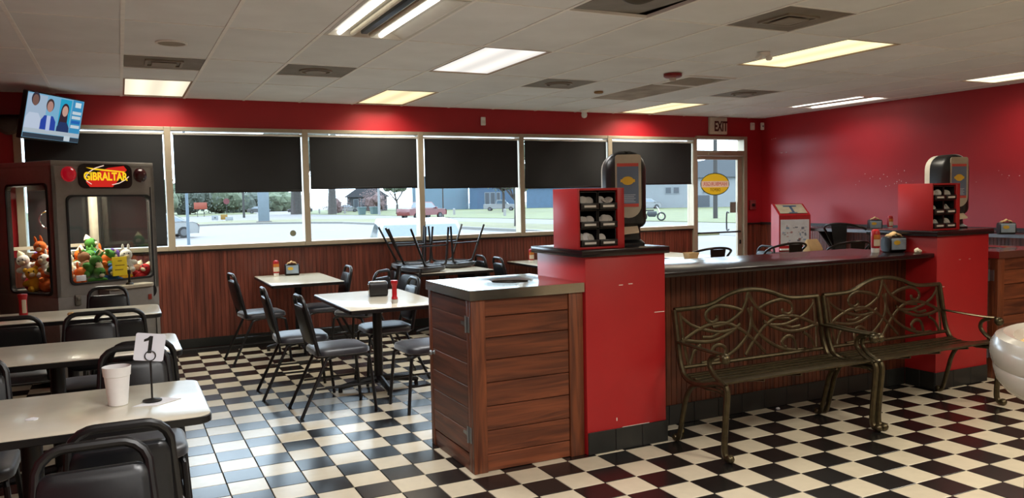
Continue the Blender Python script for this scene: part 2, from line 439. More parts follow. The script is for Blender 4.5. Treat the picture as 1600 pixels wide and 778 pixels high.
# ---- glass door
door = sroot('door_1')
b = MB(); b.box(8.405, 8.47, YB - .05, YB + .1, 0, 2.40, .004); b.box(7.524, 8.405, YB - .05, YB + .1, 2.355, 2.40, .004); b.box(7.524, 8.405, YB - .05, YB + .1, 2.115, 2.19, .004)
b.obj('door_frame', ALU, door, smooth=0)
MB().box(7.524, 8.405, YB + .04, YB + .046, 2.19, 2.355).obj('transom_pane', GLS, door, smooth=0)
b = MB(); b.box(7.53, 7.565, YB - .01, YB + .035, .01, 2.11, .003); b.box(8.315, 8.40, YB - .01, YB + .035, .01, 2.11, .003)
b.box(7.565, 8.315, YB - .01, YB + .035, 2.06, 2.11, .003); b.box(7.565, 8.315, YB - .01, YB + .035, .01, .16, .003)
b.obj('leaf_frame', ALU, door, smooth=0)
MB().box(7.565, 8.315, YB + .01, YB + .016, .16, 2.06).obj('pane', GLS, door, smooth=0)
MB().box(7.555, 8.33, YB - .05, YB - .03, .975, 1.0, .004).box(7.555, 7.575, YB - .05, YB, .975, 1.0).box(8.32, 8.34, YB - .05, YB, .975, 1.0).obj('push_bar', mat('dark_bar', '#3b3733', .4, .5), door)
MB().tube(smoothpts([(8.17, YB + .02, 1.27), (8.17, YB + .06, 1.28), (8.17, YB + .07, 1.2), (8.17, YB + .07, 1.08), (8.17, YB + .06, 1.01), (8.17, YB + .02, 1.02)], 4), .011).obj('pull_handle', BLK, door)
MB().box(7.72, 8.0, YB - .075, YB - .02, 2.125, 2.17, .006).obj('door_closer', ALU, door)
MB().box(8.345, 8.375, YB - .02, YB - .005, .80, .86, .004).obj('lock_plate', BLK, door)
MB().box(8.19, 8.305, YB + .0165, YB + .018, 1.27, 1.43).obj('notice', mat('grey_notice', '#8f8f88', .7), door)
OY = YB + .006
Mo = Matrix(((1, 0, 0, 7.895), (0, 0, -1, OY), (0, 1, 0, 1.70), (0, 0, 0, 1)))
SIGNY = mat('sign_yellow', '#c9a01c', .6, var=.03, emit='#e0b828', es=.4)  # the door decal's yellow, red and band colours glow to imitate daylight behind them
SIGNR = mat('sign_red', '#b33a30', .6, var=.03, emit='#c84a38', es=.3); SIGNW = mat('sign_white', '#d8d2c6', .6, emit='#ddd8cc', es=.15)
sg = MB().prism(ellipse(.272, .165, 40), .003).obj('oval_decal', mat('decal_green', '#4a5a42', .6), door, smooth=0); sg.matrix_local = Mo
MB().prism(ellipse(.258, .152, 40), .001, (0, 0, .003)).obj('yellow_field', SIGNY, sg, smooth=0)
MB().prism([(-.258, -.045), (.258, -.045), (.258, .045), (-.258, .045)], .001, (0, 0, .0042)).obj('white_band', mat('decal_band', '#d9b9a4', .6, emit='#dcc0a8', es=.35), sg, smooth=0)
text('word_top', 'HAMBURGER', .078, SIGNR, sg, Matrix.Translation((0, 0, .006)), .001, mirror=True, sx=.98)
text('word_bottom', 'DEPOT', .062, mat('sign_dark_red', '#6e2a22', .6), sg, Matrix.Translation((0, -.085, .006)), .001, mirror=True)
for w_ in ('transom',): pass

# ================================================================== CEILING FIXTURES
DIFF = {}
def diffuser(name, col, s):
    m = glow(name, col, s)
    if len(m.node_tree.nodes) < 4:      # the tubes show through the prismatic sheet as two soft brighter bands
        nt = m.node_tree; N = nt.nodes; L = nt.links; e = [n for n in N if n.type == 'EMISSION'][0]
        tc = N.new('ShaderNodeTexCoord'); sp = N.new('ShaderNodeSeparateXYZ'); L.new(tc.outputs['Object'], sp.inputs[0])
        mu = N.new('ShaderNodeMath'); mu.operation = 'MULTIPLY'; mu.inputs[1].default_value = 2 * math.pi / .29; L.new(sp.outputs['X'], mu.inputs[0])
        cs = N.new('ShaderNodeMath'); cs.operation = 'COSINE'; L.new(mu.outputs[0], cs.inputs[0])
        mr = N.new('ShaderNodeMapRange'); mr.inputs['From Min'].default_value = -1; mr.inputs['From Max'].default_value = 1
        mr.inputs['To Min'].default_value = s * 1.15; mr.inputs['To Max'].default_value = s * .85; L.new(cs.outputs[0], mr.inputs['Value']); L.new(mr.outputs[0], e.inputs['Strength'])
    return m
LF = mat('lamp_frame', '#8f7a63', .5)
def troffer(k, m, label, col, s, w, lcol):
    y0, y1 = my(m); x0, x1 = kx(k), kx(k + 1)
    t = thing('ceiling_light', label, 'light', ((x0 + x1) / 2, (y0 + y1) / 2, CEIL), 0, 'fluorescent ceiling lights')
    a, c = (x1 - x0) / 2 - .013, (y1 - y0) / 2 - .01
    MB().ring(rrect(2 * a, 2 * c, .002, 1), rrect(2 * a - .03, 2 * c - .03, .002, 1), .03, (0, 0, -.002)).obj('frame', LF, t, smooth=0)
    MB().box(-a + .012, a - .012, -c + .012, c - .012, .008, .012).obj('diffuser', diffuser('diffuser_' + str(k) + str(m), col, s), t, smooth=0)
    lamp('lamp', (x0 + x1) / 2, (y0 + y1) / 2, .5, 1.1, w, lcol)
    return t
YEL, WRM, COOL = (1.0, .86, .50), (1.0, .90, .68), (1.0, .95, .88)
LW, LC = (1, .92, .76), (1, .98, .96)
troffer(0, 0, 'warm ceiling light at the left end, above the claw machine', WRM, PANEL_L, LAMP_W * .6, LW)
troffer(4, 0, 'small-looking yellow ceiling light near the window wall, above the upturned chairs', YEL, PANEL_L, LAMP_W * .8, LW)
troffer(10, 0, 'yellow ceiling light near the window wall, left of the exit sign', YEL, PANEL_L * 1.05, LAMP_W, LW)
troffer(4, 2, 'white ceiling light panel in the middle of the ceiling, right of the open tube fixture', COOL, PANEL_L * .88, LAMP_W, LC)
troffer(8, 3, 'large yellow ceiling light over the half wall, right of the fire strobe', YEL, PANEL_L * 1.15, LAMP_W * 1.1, LW)
troffer(13, 3, 'warm ceiling light cut off by the right edge, against the red wall', WRM, PANEL_L * 1.2, LAMP_W * .35, LW)
# open fixture with bare tubes
y0, y1 = my(3); x0, x1 = kx(2), kx(3); hx, hy = (x1 - x0) / 2 - .012, (y1 - y0) / 2 - .01
t = thing('ceiling_light', 'open ceiling fixture with bare fluorescent tubes and no cover', 'light', ((x0 + x1) / 2, (y0 + y1) / 2, CEIL), 0, 'fluorescent ceiling lights')
LWH = mat('fixture_white', '#c9c4b8', .4, var=.06)
MB().ring(rrect(2 * hx, 2 * hy, .002, 1), rrect(2 * hx - .05, 2 * hy - .05, .002, 1), .02, (0, 0, -.004)).obj('frame', LWH, t, smooth=0)
MB().loft([[(x, y, 0) for x, y in rrect(2 * hx - .05, 2 * hy - .05, .002, 1)], [(x, y, .035) for x, y in rrect(2 * hx - .2, 2 * hy - .06, .002, 1)]], cap=False).quad((-hx + .1, -hy + .03, .035), (hx - .1, -hy + .03, .035), (hx - .1, hy - .03, .035), (-hx + .1, hy - .03, .035)).obj('housing', LWH, t, smooth=0)
ON, OFF = glow('tube_lit', (1, .95, .86), 3.2), mat('tube_dead', '#cfc8b0', .4)
for i, (x, mm) in enumerate(((-.19, ON), (-.10, OFF), (.10, ON), (.03, OFF))):
    MB().tube([(x, -hy + .05, .012), (x, hy - .05, .012)], .017, 10).obj('tube', mm, t, 'lit fluorescent tube' if mm is ON else 'dark fluorescent tube')
MB().box(-.045, .0, -hy + .06, hy - .06, .01, .035, .006).obj('ballast_cover', mat('ballast', '#3b4048', .3, .8), t)
lamp('lamp', (x0 + x1) / 2, (y0 + y1) / 2, .4, 1.0, LAMP_W * 1.1, LC)
# louvred dim fixture near the right wall
y0, y1 = my(1); x0, x1 = kx(13), kx(14); hx, hy = (x1 - x0) / 2 - .012, (y1 - y0) / 2 - .01
t = thing('ceiling_light', 'dim ceiling fixture with white reflector strips near the right wall', 'light', ((x0 + x1) / 2, (y0 + y1) / 2, CEIL), 0, 'fluorescent ceiling lights')
MB().ring(rrect(2 * hx, 2 * hy, .002, 1), rrect(2 * hx - .06, 2 * hy - .06, .002, 1), .02, (0, 0, -.004)).obj('frame', WHITE, t, smooth=0)
MB().box(-hx + .03, hx - .03, -hy + .03, hy - .03, .03, .035).obj('housing', LWH, t, smooth=0)
for x in (-.17, .17): MB().tube([(x, -hy + .05, .012), (x, hy - .05, .012)], .017, 10).obj('tube', ON, t)
for x in (-.06, .06): MB().box(x - .035, x + .035, -hy + .05, hy - .05, .008, .024, .004).obj('reflector', LWH, t)
lamp('lamp', (x0 + x1) / 2, (y0 + y1) / 2, .45, 1.0, LAMP_W * .3, LC)
# unseen fill lamps and fixtures added behind the camera to brighten the room
for k, m in ((1, 6), (6, 6), (11, 6), (1, 8), (6, 8), (11, 8)):
    lamp('lamp', kx(k) + .3, sum(my(m)) / 2, .5, 1.1, LAMP_W * (3.2 if k < 5 else 2.0), LC if k < 5 else LW)
    cx_, cy_ = kx(k) + .302, sum(my(m)) / 2
    MB().ring(rrect(.58, 1.2, .002, 1), rrect(.55, 1.17, .002, 1), .03, (cx_, cy_, CEIL - .002)).obj('lamp_frame', LF, ceiling, smooth=0)
    o = MB().box(-.278, .278, -.588, .588, .008, .012).obj('lamp_diffuser', diffuser('diffuser_rear', WRM, PANEL_L * 1.3), ceiling, smooth=0); o.location = (cx_, cy_, CEIL)
# air diffusers
VM = mat('vent_grey', '#7a7367', .6, var=.2, scale=6)
def vent(k, m, hl, label, shape):
    y0, y1 = my(m); y0, y1 = (y0, y0 + .61) if hl == 'lo' else (y0 + .61, y1); x0, x1 = kx(k), kx(k + 1)
    t = thing('ceiling_vent', label, 'vent', ((x0 + x1) / 2, (y0 + y1) / 2, CEIL), 0, 'square ceiling vents')
    h = .288
    MB().box(-h, h, -h, h, .004, .014).obj('face_plate', VM, t, smooth=0)
    for r in (.14,):
        o_, i_ = (ellipse(r, r, 24), ellipse(r - .02, r - .02, 24)) if shape == 'round' else (rrect(2 * r, 2 * r, .01, 2), rrect(2 * r - .04, 2 * r - .04, .01, 2))
        MB().ring(o_, i_, .012, (0, 0, -.008)).obj('vane', mat('vane_grey', '#8d867a', .6), t, smooth=0)
    MB().box(-.09, .09, -.09, .09, -.014, -.006, .002).obj('core', mat('vane_grey', '#8d867a', .6), t, smooth=0) if shape == 'square' else MB().lathe([(.09, -.012), (.09, -.006)], seg=24).obj('core', mat('vane_grey', '#8d867a', .6), t, smooth=0)
    return t
vent(0, 1, 'lo', 'grey square ceiling vent beside the round speaker, above the left tables', 'square')
vent(2, 1, 'lo', 'grey ceiling vent with round core, between the left warm light and the yellow one', 'round')
vent(6, 1, 'lo', 'grey ceiling vent with round core, right of the white light panel', 'round')
vent(10, 1, 'lo', 'grey ceiling vent right of the white slatted return grille', 'round')
vent(6, 4, 'hi', 'sooty square ceiling vent above the large yellow light', 'square')
# displaced vent at the top edge
y0, y1 = my(4)[0] + .61, my(4)[1]; t = thing('ceiling_vent', 'broken ceiling vent hanging crooked at the top edge of the ceiling', 'vent', ((kx(4) + kx(5)) / 2, (y0 + y1) / 2, CEIL), 0, 'square ceiling vents')
o = MB().box(-.28, .24, -.28, .28, .006, .012).obj('face_plate', VM, t, smooth=0); o.rotation_euler = (R2(1.5), R2(-2), R2(3))
MB().box(-.29, .29, -.29, .29, .036, .04).obj('dark_opening', BLKM, t, smooth=0)
MB().tube(smoothpts([(-.25, -.2, .02), (-.16, -.12, -.012), (-.05, -.1, -.015), (.05, -.14, .018)], 5), .02).obj('hose', mat('duct_grey', '#4f4d48', .5), t)
# return grille
t = thing('return_grille', 'white slatted return air grille beside the red fire strobe', 'grille', (kx(8) + .302, my(2)[1] - .305, CEIL))
MB().ring(rrect(.575, .575, .004, 1), rrect(.5, .5, .004, 1), .014, (0, 0, -.008)).obj('frame', WHITE, t, smooth=0)
MB().box(-.25, .25, -.25, .25, .02, .024).obj('duct', BLKM, t, smooth=0)
for i in range(12):
    o = MB().box(-.25, .25, -.012, .012, -.0015, .0015).obj('slat', WHITE, t, smooth=0); o.location = (0, -.23 + i * .042, .004); o.rotation_euler = (R2(35), 0, 0)
# round speaker, strobe, sprinkler, dome camera, small sensors
t = thing('ceiling_speaker', 'round white speaker grille flush in the ceiling near the left vent', 'speaker', (.38, 6.1, CEIL))
MB().lathe([(.105, .004), (.105, -.006), (.095, -.009), (.09, -.006)], seg=28, cap=False).obj('rim', WHITE, t); MB().lathe([(.092, -.004), (.06, -.006), (0.001, -.007)], seg=28).obj('mesh_cover', mat('speaker_cloth', '#9b9284', .8), t)
t = thing('fire_strobe', 'red round fire alarm strobe on the ceiling beside the slatted grille', 'alarm', (4.69, 6.05, CEIL - .002))
MB().lathe([(.085, 0), (.085, -.025), (.07, -.035), (.03, -.037)], seg=24).obj('body', mat('alarm_red', '#7d0f12', .4), t); MB().lathe([(.03, -.035), (.03, -.06), (.02, -.068), (.001, -.07)], seg=16).obj('lens', mat('lens_clear', '#c9c0b4', .15), t)
t = thing('emergency_lamp', 'small white twin-head emergency lamp on the ceiling left of the large yellow light', 'lamp', (4.71, 4.9, CEIL - .002))
MB().lathe([(.05, 0), (.045, -.02), (.02, -.03)], seg=20).obj('base', WHITE, t)
for s in (-1, 1): MB().lathe([(.012, -.035), (.028, -.01), (.028, 0.0)], (s * .06, 0, -.03), 14, Matrix.Rotation(s * .9, 3, 'Y')).obj('head', WHITE, t)
t = thing('dome_camera', 'small white dome camera hanging near the window wall', 'camera', (5.5, 8.95, CEIL - .002))
MB().lathe([(.06, 0), (.05, -.02), (.032, -.03)], seg=20).obj('mount', WHITE, t); MB().lathe([(.032, -.028), (.04, -.06), (.03, -.09), (.01, -.1)], seg=20).obj('dome', WHITE, t)
t = thing('smoke_detector', 'small brown disc detector on the ceiling left of the stained panel', 'detector', (4.69, 7.33, CEIL - .002))
MB().lathe([(.05, 0), (.05, -.014), (.04, -.02)], seg=20).obj('body', mat('detector_brown', '#8a6a3a', .6), t)

# wall-mounted bits
t = thing('exit_sign', 'white exit sign with dark red letters above the glass door', 'sign', (7.92, YB - .002, 2.55))
MB().box(-.16, .16, -.055, 0, -.125, .125, .012).obj('housing', mat('exit_cream', '#c9bfae', .5), t)
text('lettering', 'EXIT', .2, mat('exit_red', '#4a0d0c', .5), t, frame((.035, -.057, -.015), (1, 0, 0), (0, 0, 1)), .003, sx=.60, bold=.006)
def wallbox(name, label, cat, x, z, w, h, d, m): 
    t = thing(name, label, cat, (x, YB - .002, z)); MB().box(-w / 2, w / 2, -d, 0, -h / 2, h / 2, .008).obj('housing', m, t); return t
t = wallbox('wall_sensor', 'white sensor on the red band above the middle windows', 'sensor', 4.155, 2.525, .062, .105, .03, WHITE); MB().box(-.02, .02, -.034, -.03, -.03, .01).obj('lens', mat('pale_lens', '#cfccc4', .3), t)
t = wallbox('alarm_box', 'white alarm box on the red wall right of the exit sign, left of two', 'alarm box', 8.60, 2.56, .07, .11, .03, WHITE); MB().box(-.02, .02, -.034, -.03, .01, .03).obj('lens', mat('pale_lens', '#cfccc4', .3), t)
t = thing('motion_sensor', 'white motion sensor at the room corner, right of the alarm box', 'sensor', (XR - .05, YB - .05, 2.56)); MB().box(-.03, .03, -.03, .0, -.055, .055, .01).obj('housing', WHITE, t); MB().sphere((0, -.03, .0), .012, 10).obj('lens', BLK, t)
t = wallbox('pull_station', 'dull red fire alarm pull station on the wall right of the door', 'alarm', 8.60, 1.38, .11, .14, .035, mat('dull_red', '#8b3a3a', .5)); MB().box(-.03, .03, -.045, -.035, -.025, .02, .003).obj('handle', BLK, t)
t = thing('emergency_light', 'dark emergency lamp pair on the left wall under the television', 'lamp', (-.93, 9.15, 2.36))
MB().lathe([(.09, 0), (.1, -.02), (.07, -.06), (.02, -.07)], seg=20, M=Matrix.Rotation(R2(90), 3, 'X').inverted()).obj('housing', mat('lamp_grey', '#55504b', .4), t)
t = thing('window_sticker', 'small grey round sticker at the lower corner of the window right of the claw machine', 'sticker', (1.77, YB + .058, 1.20)); MB().lathe([(.035, 0), (.035, .002)], seg=20, M=Matrix.Rotation(R2(90), 3, 'X')).obj('disc', mat('sticker_olive', '#7f8068', .6), t)
# ================================================================== HALF WALL
random.seed(5)
HW = thing('half_wall', 'red and wood half wall with black counter between two red end posts', 'wall', (0, 0, 0))
BLKTOP = mat('black_laminate_top', '#191113', .2, var=.1, scale=6)
P1 = (2.45, 3.03); P2 = (5.60, 6.225)
MB().box(P1[0], P1[1], 4.0, 4.6, 0, 1.19, .004).obj('end_post', RED2, HW, 'red end post beside the waste cabinet')
MB().box(P2[0], P2[1], 4.0, 4.6, 0, 1.19, .004).obj('end_post', RED2, HW, 'red end post at the right')
MB().box(2.415, 3.05, 3.975, 4.62, 1.19, 1.232, .004).obj('post_cap', BLKTOP, HW)
MB().box(5.565, 6.255, 3.975, 4.62, 1.19, 1.232, .004).obj('post_cap', BLKTOP, HW)
MB().box(P1[1], P2[0], 4.28, 4.55, 0, 1.03).obj('core', BEAD, HW)
bead(MB(), (P1[1], 4.28, 0), (P2[0], 4.28, 0), (0, -1, 0), .12, 1.03).obj('bead_board', BEAD, HW, smooth=0)
MB().box(P1[1] + .001, P2[0] - .001, 4.02, 4.80, 1.03, 1.062, .005).obj('countertop', BLKTOP, HW)
def coves(xa, xb, y, n):
    w = (xb - xa) / n
    for i in range(n): MB().box(xa + i * w + .0015, xa + (i + 1) * w - .0015, y - .01, y, 0, .135, .003, seg=1).obj('base_tile', BASE, HW)
coves(P1[0], P1[1] + .01, 4.0, 3); coves(P2[0] - .01, P2[1], 4.0, 3); coves(P1[1] + .01, P2[0] - .01, 4.267, 12)
for i in range(2): MB().box(P1[1], P1[1] + .01, 4.0 + i * .13, 4.128 + i * .13, 0, .135, .002, seg=1).obj('base_tile', BASE, HW)
for i in range(2): MB().box(P2[0] - .01, P2[0], 4.0 + i * .13, 4.128 + i * .13, 0, .135, .002, seg=1).obj('base_tile', BASE, HW)
b = MB()
for (x, z, w, h) in ((2.70, 1.01, .03, .004), (2.77, 1.013, .03, .005), (2.985, .824, .075, .004), (2.66, .19, .006, .02), (2.80, .136, .2, .003), (5.66, .8, .06, .004), (5.87, 1.0, .02, .003), (5.99, 1.0, .02, .003)):
    b.box(x - w / 2, x + w / 2, 3.9988, 4.0, z - h / 2, z + h / 2)
b.obj('scuff', CHIP, HW, smooth=0, kind='stuff')

# ================================================================== WASTE CABINETS
def cabinet(x0, y0, label):
    W_, D_, H_ = .722, .68, .985
    t = thing('waste_cabinet', label, 'cabinet', (x0, y0, 0), 0, 'plank waste cabinets')
    MB().box(.02, W_ - .02, .02, D_ - .02, .01, H_ - .01).obj('carcass', mat('cabinet_dark', '#1d0e07', .6), t)
    MB().box(0, .085, 0, .03, 0, H_, .003).obj('corner_post', POST, t); MB().box(W_ - .095, W_, 0, .03, 0, H_, .003).obj('corner_post', POST, t)
    MB().box(0, .02, .03, .075, 0, H_, .003).obj('side_stile', POST, t); MB().box(0, .02, D_ - .05, D_, 0, H_, .003).obj('side_stile', POST, t)
    zs = [0.0, .10, .235, .375, .51, .64, .765, .885, H_]
    for a, c in zip(zs, zs[1:]):
        MB().box(.086, W_ - .096, .010, .024, a + .002, c - .002, .003, seg=1).obj('plank', PLANK, t)
    MB().box(W_ - .02, W_, .03, D_, 0, H_).box(.02, W_ - .02, D_ - .02, D_, 0, H_).obj('back_panel', PLANK, t)
    dr = MB().box(.012, .02, .078, D_ - .053, .1, H_ - .012).obj('door', PLANKY, t)
    MB().box(.004, .016, .076, D_ - .051, 0, .1, .003).obj('kick_board', PLANKY, t)
    zs = [.105, .235, .365, .49, .62, .75, .88, H_ - .008]
    for i, (a, c) in enumerate(zip(zs, zs[1:])): MB().box(.001, .014, .078, D_ - .053, a + .0015, c - .0015, .003, seg=1).obj('plank', PLANKY, dr)
    HG = mat('zinc_hinge', '#8a8f92', .35, .8)
    for z in (.215, .845):
        b = MB(); b.box(-.004, .001, .03, .068, z - .045, z + .045, .002); b.tube([(-.006, .072, z - .048), (-.006, .072, z + .048)], .006)
        b.prism([(.076, z + .035), (.076, z - .035), (.105, z - .012), (.15, z - .008), (.15, z + .008), (.105, z + .012)], .003, (0, 0, 0), (0, 1, 0), (0, 0, 1))
        for v in b.b.verts:
            if v.co.x > .0005: v.co.x -= .0045
        b.obj('hinge', HG, t)
    MB().lathe([(.014, 0), (.008, .012), (.016, .022), (.012, .032), (.001, .034)], (0, D_ - .085, .60), 14, Matrix.Rotation(R2(-90), 3, 'Y')).obj('knob', HG, dr)
    # stainless top with a round drop hole
    hx0, hx1, hy0, hy1 = -.012, W_ + .004, -.014, D_ + .01
    cx_, cy_, r, n = .42, .36, .115, 48; O_, I_ = [], []
    for i in range(n):
        a = 2 * math.pi * i / n + math.pi / 4; ca, sa = math.cos(a), math.sin(a)
        ts = []
        if ca > 1e-9: ts.append((hx1 - cx_) / ca)
        if ca < -1e-9: ts.append((hx0 - cx_) / ca)
        if sa > 1e-9: ts.append((hy1 - cy_) / sa)
        if sa < -1e-9: ts.append((hy0 - cy_) / sa)
        q = min(ts); O_.append((cx_ + ca * q, cy_ + sa * q)); I_.append((cx_ + ca * r, cy_ + sa * r))
    for c_ in ((hx0, hy0), (hx1, hy0), (hx1, hy1), (hx0, hy1)):
        k = min(range(n), key=lambda i: (O_[i][0] - c_[0]) ** 2 + (O_[i][1] - c_[1]) ** 2); O_[k] = c_
    b = MB()
    vo = [[b.b.verts.new((x, y, z)) for x, y in O_] for z in (H_, 1.041)]
    mid = [b.b.verts.new((cx_ + (x - cx_) * 1.25, cy_ + (y - cy_) * 1.25, 1.0405)) for x, y in I_]
    vi = [[b.b.verts.new((x, y, z)) for x, y in I_] for z in (1.036, .90)]
    for A, B in ((vo[0], vo[1]), (vo[1], mid), (mid, vi[0]), (vi[0], vi[1])):
        for j in range(n): b.b.faces.new((A[j], A[(j + 1) % n], B[(j + 1) % n], B[j]))
    b.obj('steel_top', STEEL, t, smooth=30)
    MB().lathe([(.114, .89), (.114, .893)], (cx_, cy_, 0), 24).obj('hole_bottom', BLKM, t)
    return t
cabinet(1.72, 4.02, 'brown plank waste cabinet with stainless top in the centre, hinged door on its left side')
cabinet(6.335, 3.99, 'dark plank waste cabinet with metal top at the right edge, behind the bench end')

# ================================================================== LID ORGANISERS
def organiser(x, y, label):
    z0 = 1.233
    t = thing('lid_organiser', label, 'organizer', (x, y, z0), 0, 'red lid organisers on the end posts')
    w, d, h = .33, .30, .365
    b = MB(); b.box(0, .014, 0, d, 0, h, .002); b.box(w - .05, w, 0, d, 0, h, .002); b.box(.014, w - .05, 0, d, h - .014, h, .002); b.box(.014, w - .05, 0, d, 0, .014, .002); b.box(.014, w - .05, d - .014, d, .014, h - .014)
    b.obj('red_case', RED2, t)
    for i in range(2):
        for j in range(3):
            xx, zz = .018 + i * .131, .018 + j * .110; bw, bh = .125, .106
            b = MB(); b.box(xx, xx + bw, .01, d - .02, zz, zz + .005); b.box(xx, xx + .005, .01, d - .02, zz, zz + bh); b.box(xx + bw - .005, xx + bw, .01, d - .02, zz, zz + bh)
            b.box(xx, xx + bw, d - .028, d - .02, zz, zz + bh); b.box(xx, xx + bw, .01, d - .02, zz + bh - .005, zz + bh); b.box(xx, xx + bw, -.012, .01, zz, zz + .038, .003)
            bn = b.obj('bin', BLKP, t)
            MB().box(xx + .02, xx + bw - .025, -.0145, -.0122, zz + .012, zz + .025).obj('label_strip', mat('strip_white', '#c7c4bc', .5), bn)
            LD = mat('clear_lid', '#b9b5ae', .3)
            for q in range(3 if random.random() < .8 else 1):
                M_ = Matrix.Rotation(random.uniform(.5, 1.3), 3, 'X') @ Matrix.Rotation(random.uniform(-.5, .5), 3, 'Y')
                l = MB().lathe([(.027, 0), (.029, .004), (.024, .006), (.022, .011), (.001, .011)], (0, 0, 0), 14, M_).obj('cup_lid', LD)
                l.location = (x + xx + .035 + q * .026, y + .03 + random.uniform(0, .02), z0 + zz + .042 + random.uniform(0, .01))
                pl = '%s %s bin of the %s lid organiser' % (('bottom', 'middle', 'top')[j], ('left', 'right')[i], 'near' if x < 4 else 'far'); tag(l, 'clear lid lying in the ' + pl, 'lid', 'lids in the ' + pl)
    return t
organiser(2.432, 4.045, 'red lid organiser with six black bins on the post beside the waste cabinet')
organiser(5.598, 4.045, 'red lid organiser with six black bins on the far right post')

# ================================================================== NAPKIN TOWERS
BLUEAD = mat('ad_blue', '#5c6c84', .35, var=.12, scale=3); REDAD = mat('ad_red', '#b5433a', .35)
ADY = mat('ad_yellow', '#d1a830', .35)
def tower(x, y, label, rz=0):
    t = thing('napkin_tower', label, 'dispenser', (x, y, 1.233), rz, 'tall napkin towers')
    w, d, h = .26, .20, .60
    outer = lambda s, z0, z1: [(px * s, pz) for px, pz in rrect(w, z1 - z0, .03, 6, 0, (z0 + z1) / 2, (.07, .07, .05, .05))]
    L_ = [[(px, yy, pz) for px, pz in rrect(w - 2 * q, .49 - 2 * q, .06, 6, 0, .355, (.115, .115, .05, .05))] for yy, q in ((-d / 2 - .02, .03), (-d / 2, .008), (-d / 2 + .02, 0), (d / 2 - .06, 0))]
    MB().loft(L_).obj('front_shell', BLKP, t)
    L_ = [[(px, yy, pz) for px, pz in rrect(w - .006 - 2 * q, .484 - 2 * q, .06, 6, 0, .355, (.115, .115, .05, .05))] for yy, q in ((d / 2 - .0595, 0), (d / 2 + .0, 0), (d / 2 + .008, .008))]
    MB().loft(L_).obj('rear_shell', mat('tower_grey', '#c4beb2', .45), t)
    L_ = [[(px, py, z) for px, py in rrect(ww, dd, .03, 4)] for ww, dd, z in ((.24, .23, 0), (.24, .23, .015), (.20, .18, .035), (.19, .17, .13))]
    MB().loft(L_).obj('foot', BLKP, t)
    ad = MB().prism(rrect(.165, .40, .05, 6, 0, .375, (.02, .02, .08, .08)), .006, (.01, -d / 2 - .018, 0), (1, 0, 0), (0, 0, 1)).obj('display_panel', mat('panel_grey', '#a39c8c', .3), t)
    for v, nm, x0, x1, z0, z1, m in ((0, 'poster', -.062, .075, .265, .50, BLUEAD), (0, 'poster_band', -.062, .075, .50, .52, REDAD), (0, 'poster_band', -.062, .075, .245, .265, REDAD)):
        MB().box(x0, x1, -d / 2 - .0265, -d / 2 - .0243, z0, z1).obj(nm, m, ad)
    e = MB().prism(ellipse(.038, .027, 24), .002, (.006, -d / 2 - .0265, .41), (1, 0, 0), (0, 0, 1)); e.prism([(-.046, -.009), (.046, -.009), (.046, .009), (-.046, .009)], .0022, (.006, -d / 2 - .0265, .41), (1, 0, 0), (0, 0, 1)).obj('oval_mark', ADY, ad)
    b = MB()
    for k in range(5): b.box(-.04, .055 - .01 * (k % 2), -d / 2 - .0268, -d / 2 - .0263, .275 + k * .011, .279 + k * .011)
    b.obj('fine_print', mat('print_pale', '#a9b4c2', .5), ad)
    MB().loft([[(px, -d / 2 + .03 - k * .02, .125 - k * .014 + pz) for px, pz in ((-.065 + k * .006, 0), (.07, 0.012), (.07, .022), (-.065 + k * .006, .01))] for k in range(5)]).obj('napkin', mat('napkin_tan', '#c9b69a', .85), t)
    return t
tower(2.93, 4.30, 'tall black napkin tower with blue advert on the post beside the waste cabinet', R2(-24))
tower(6.10, 4.28, 'tall black napkin tower with blue advert on the far right post', R2(-14))

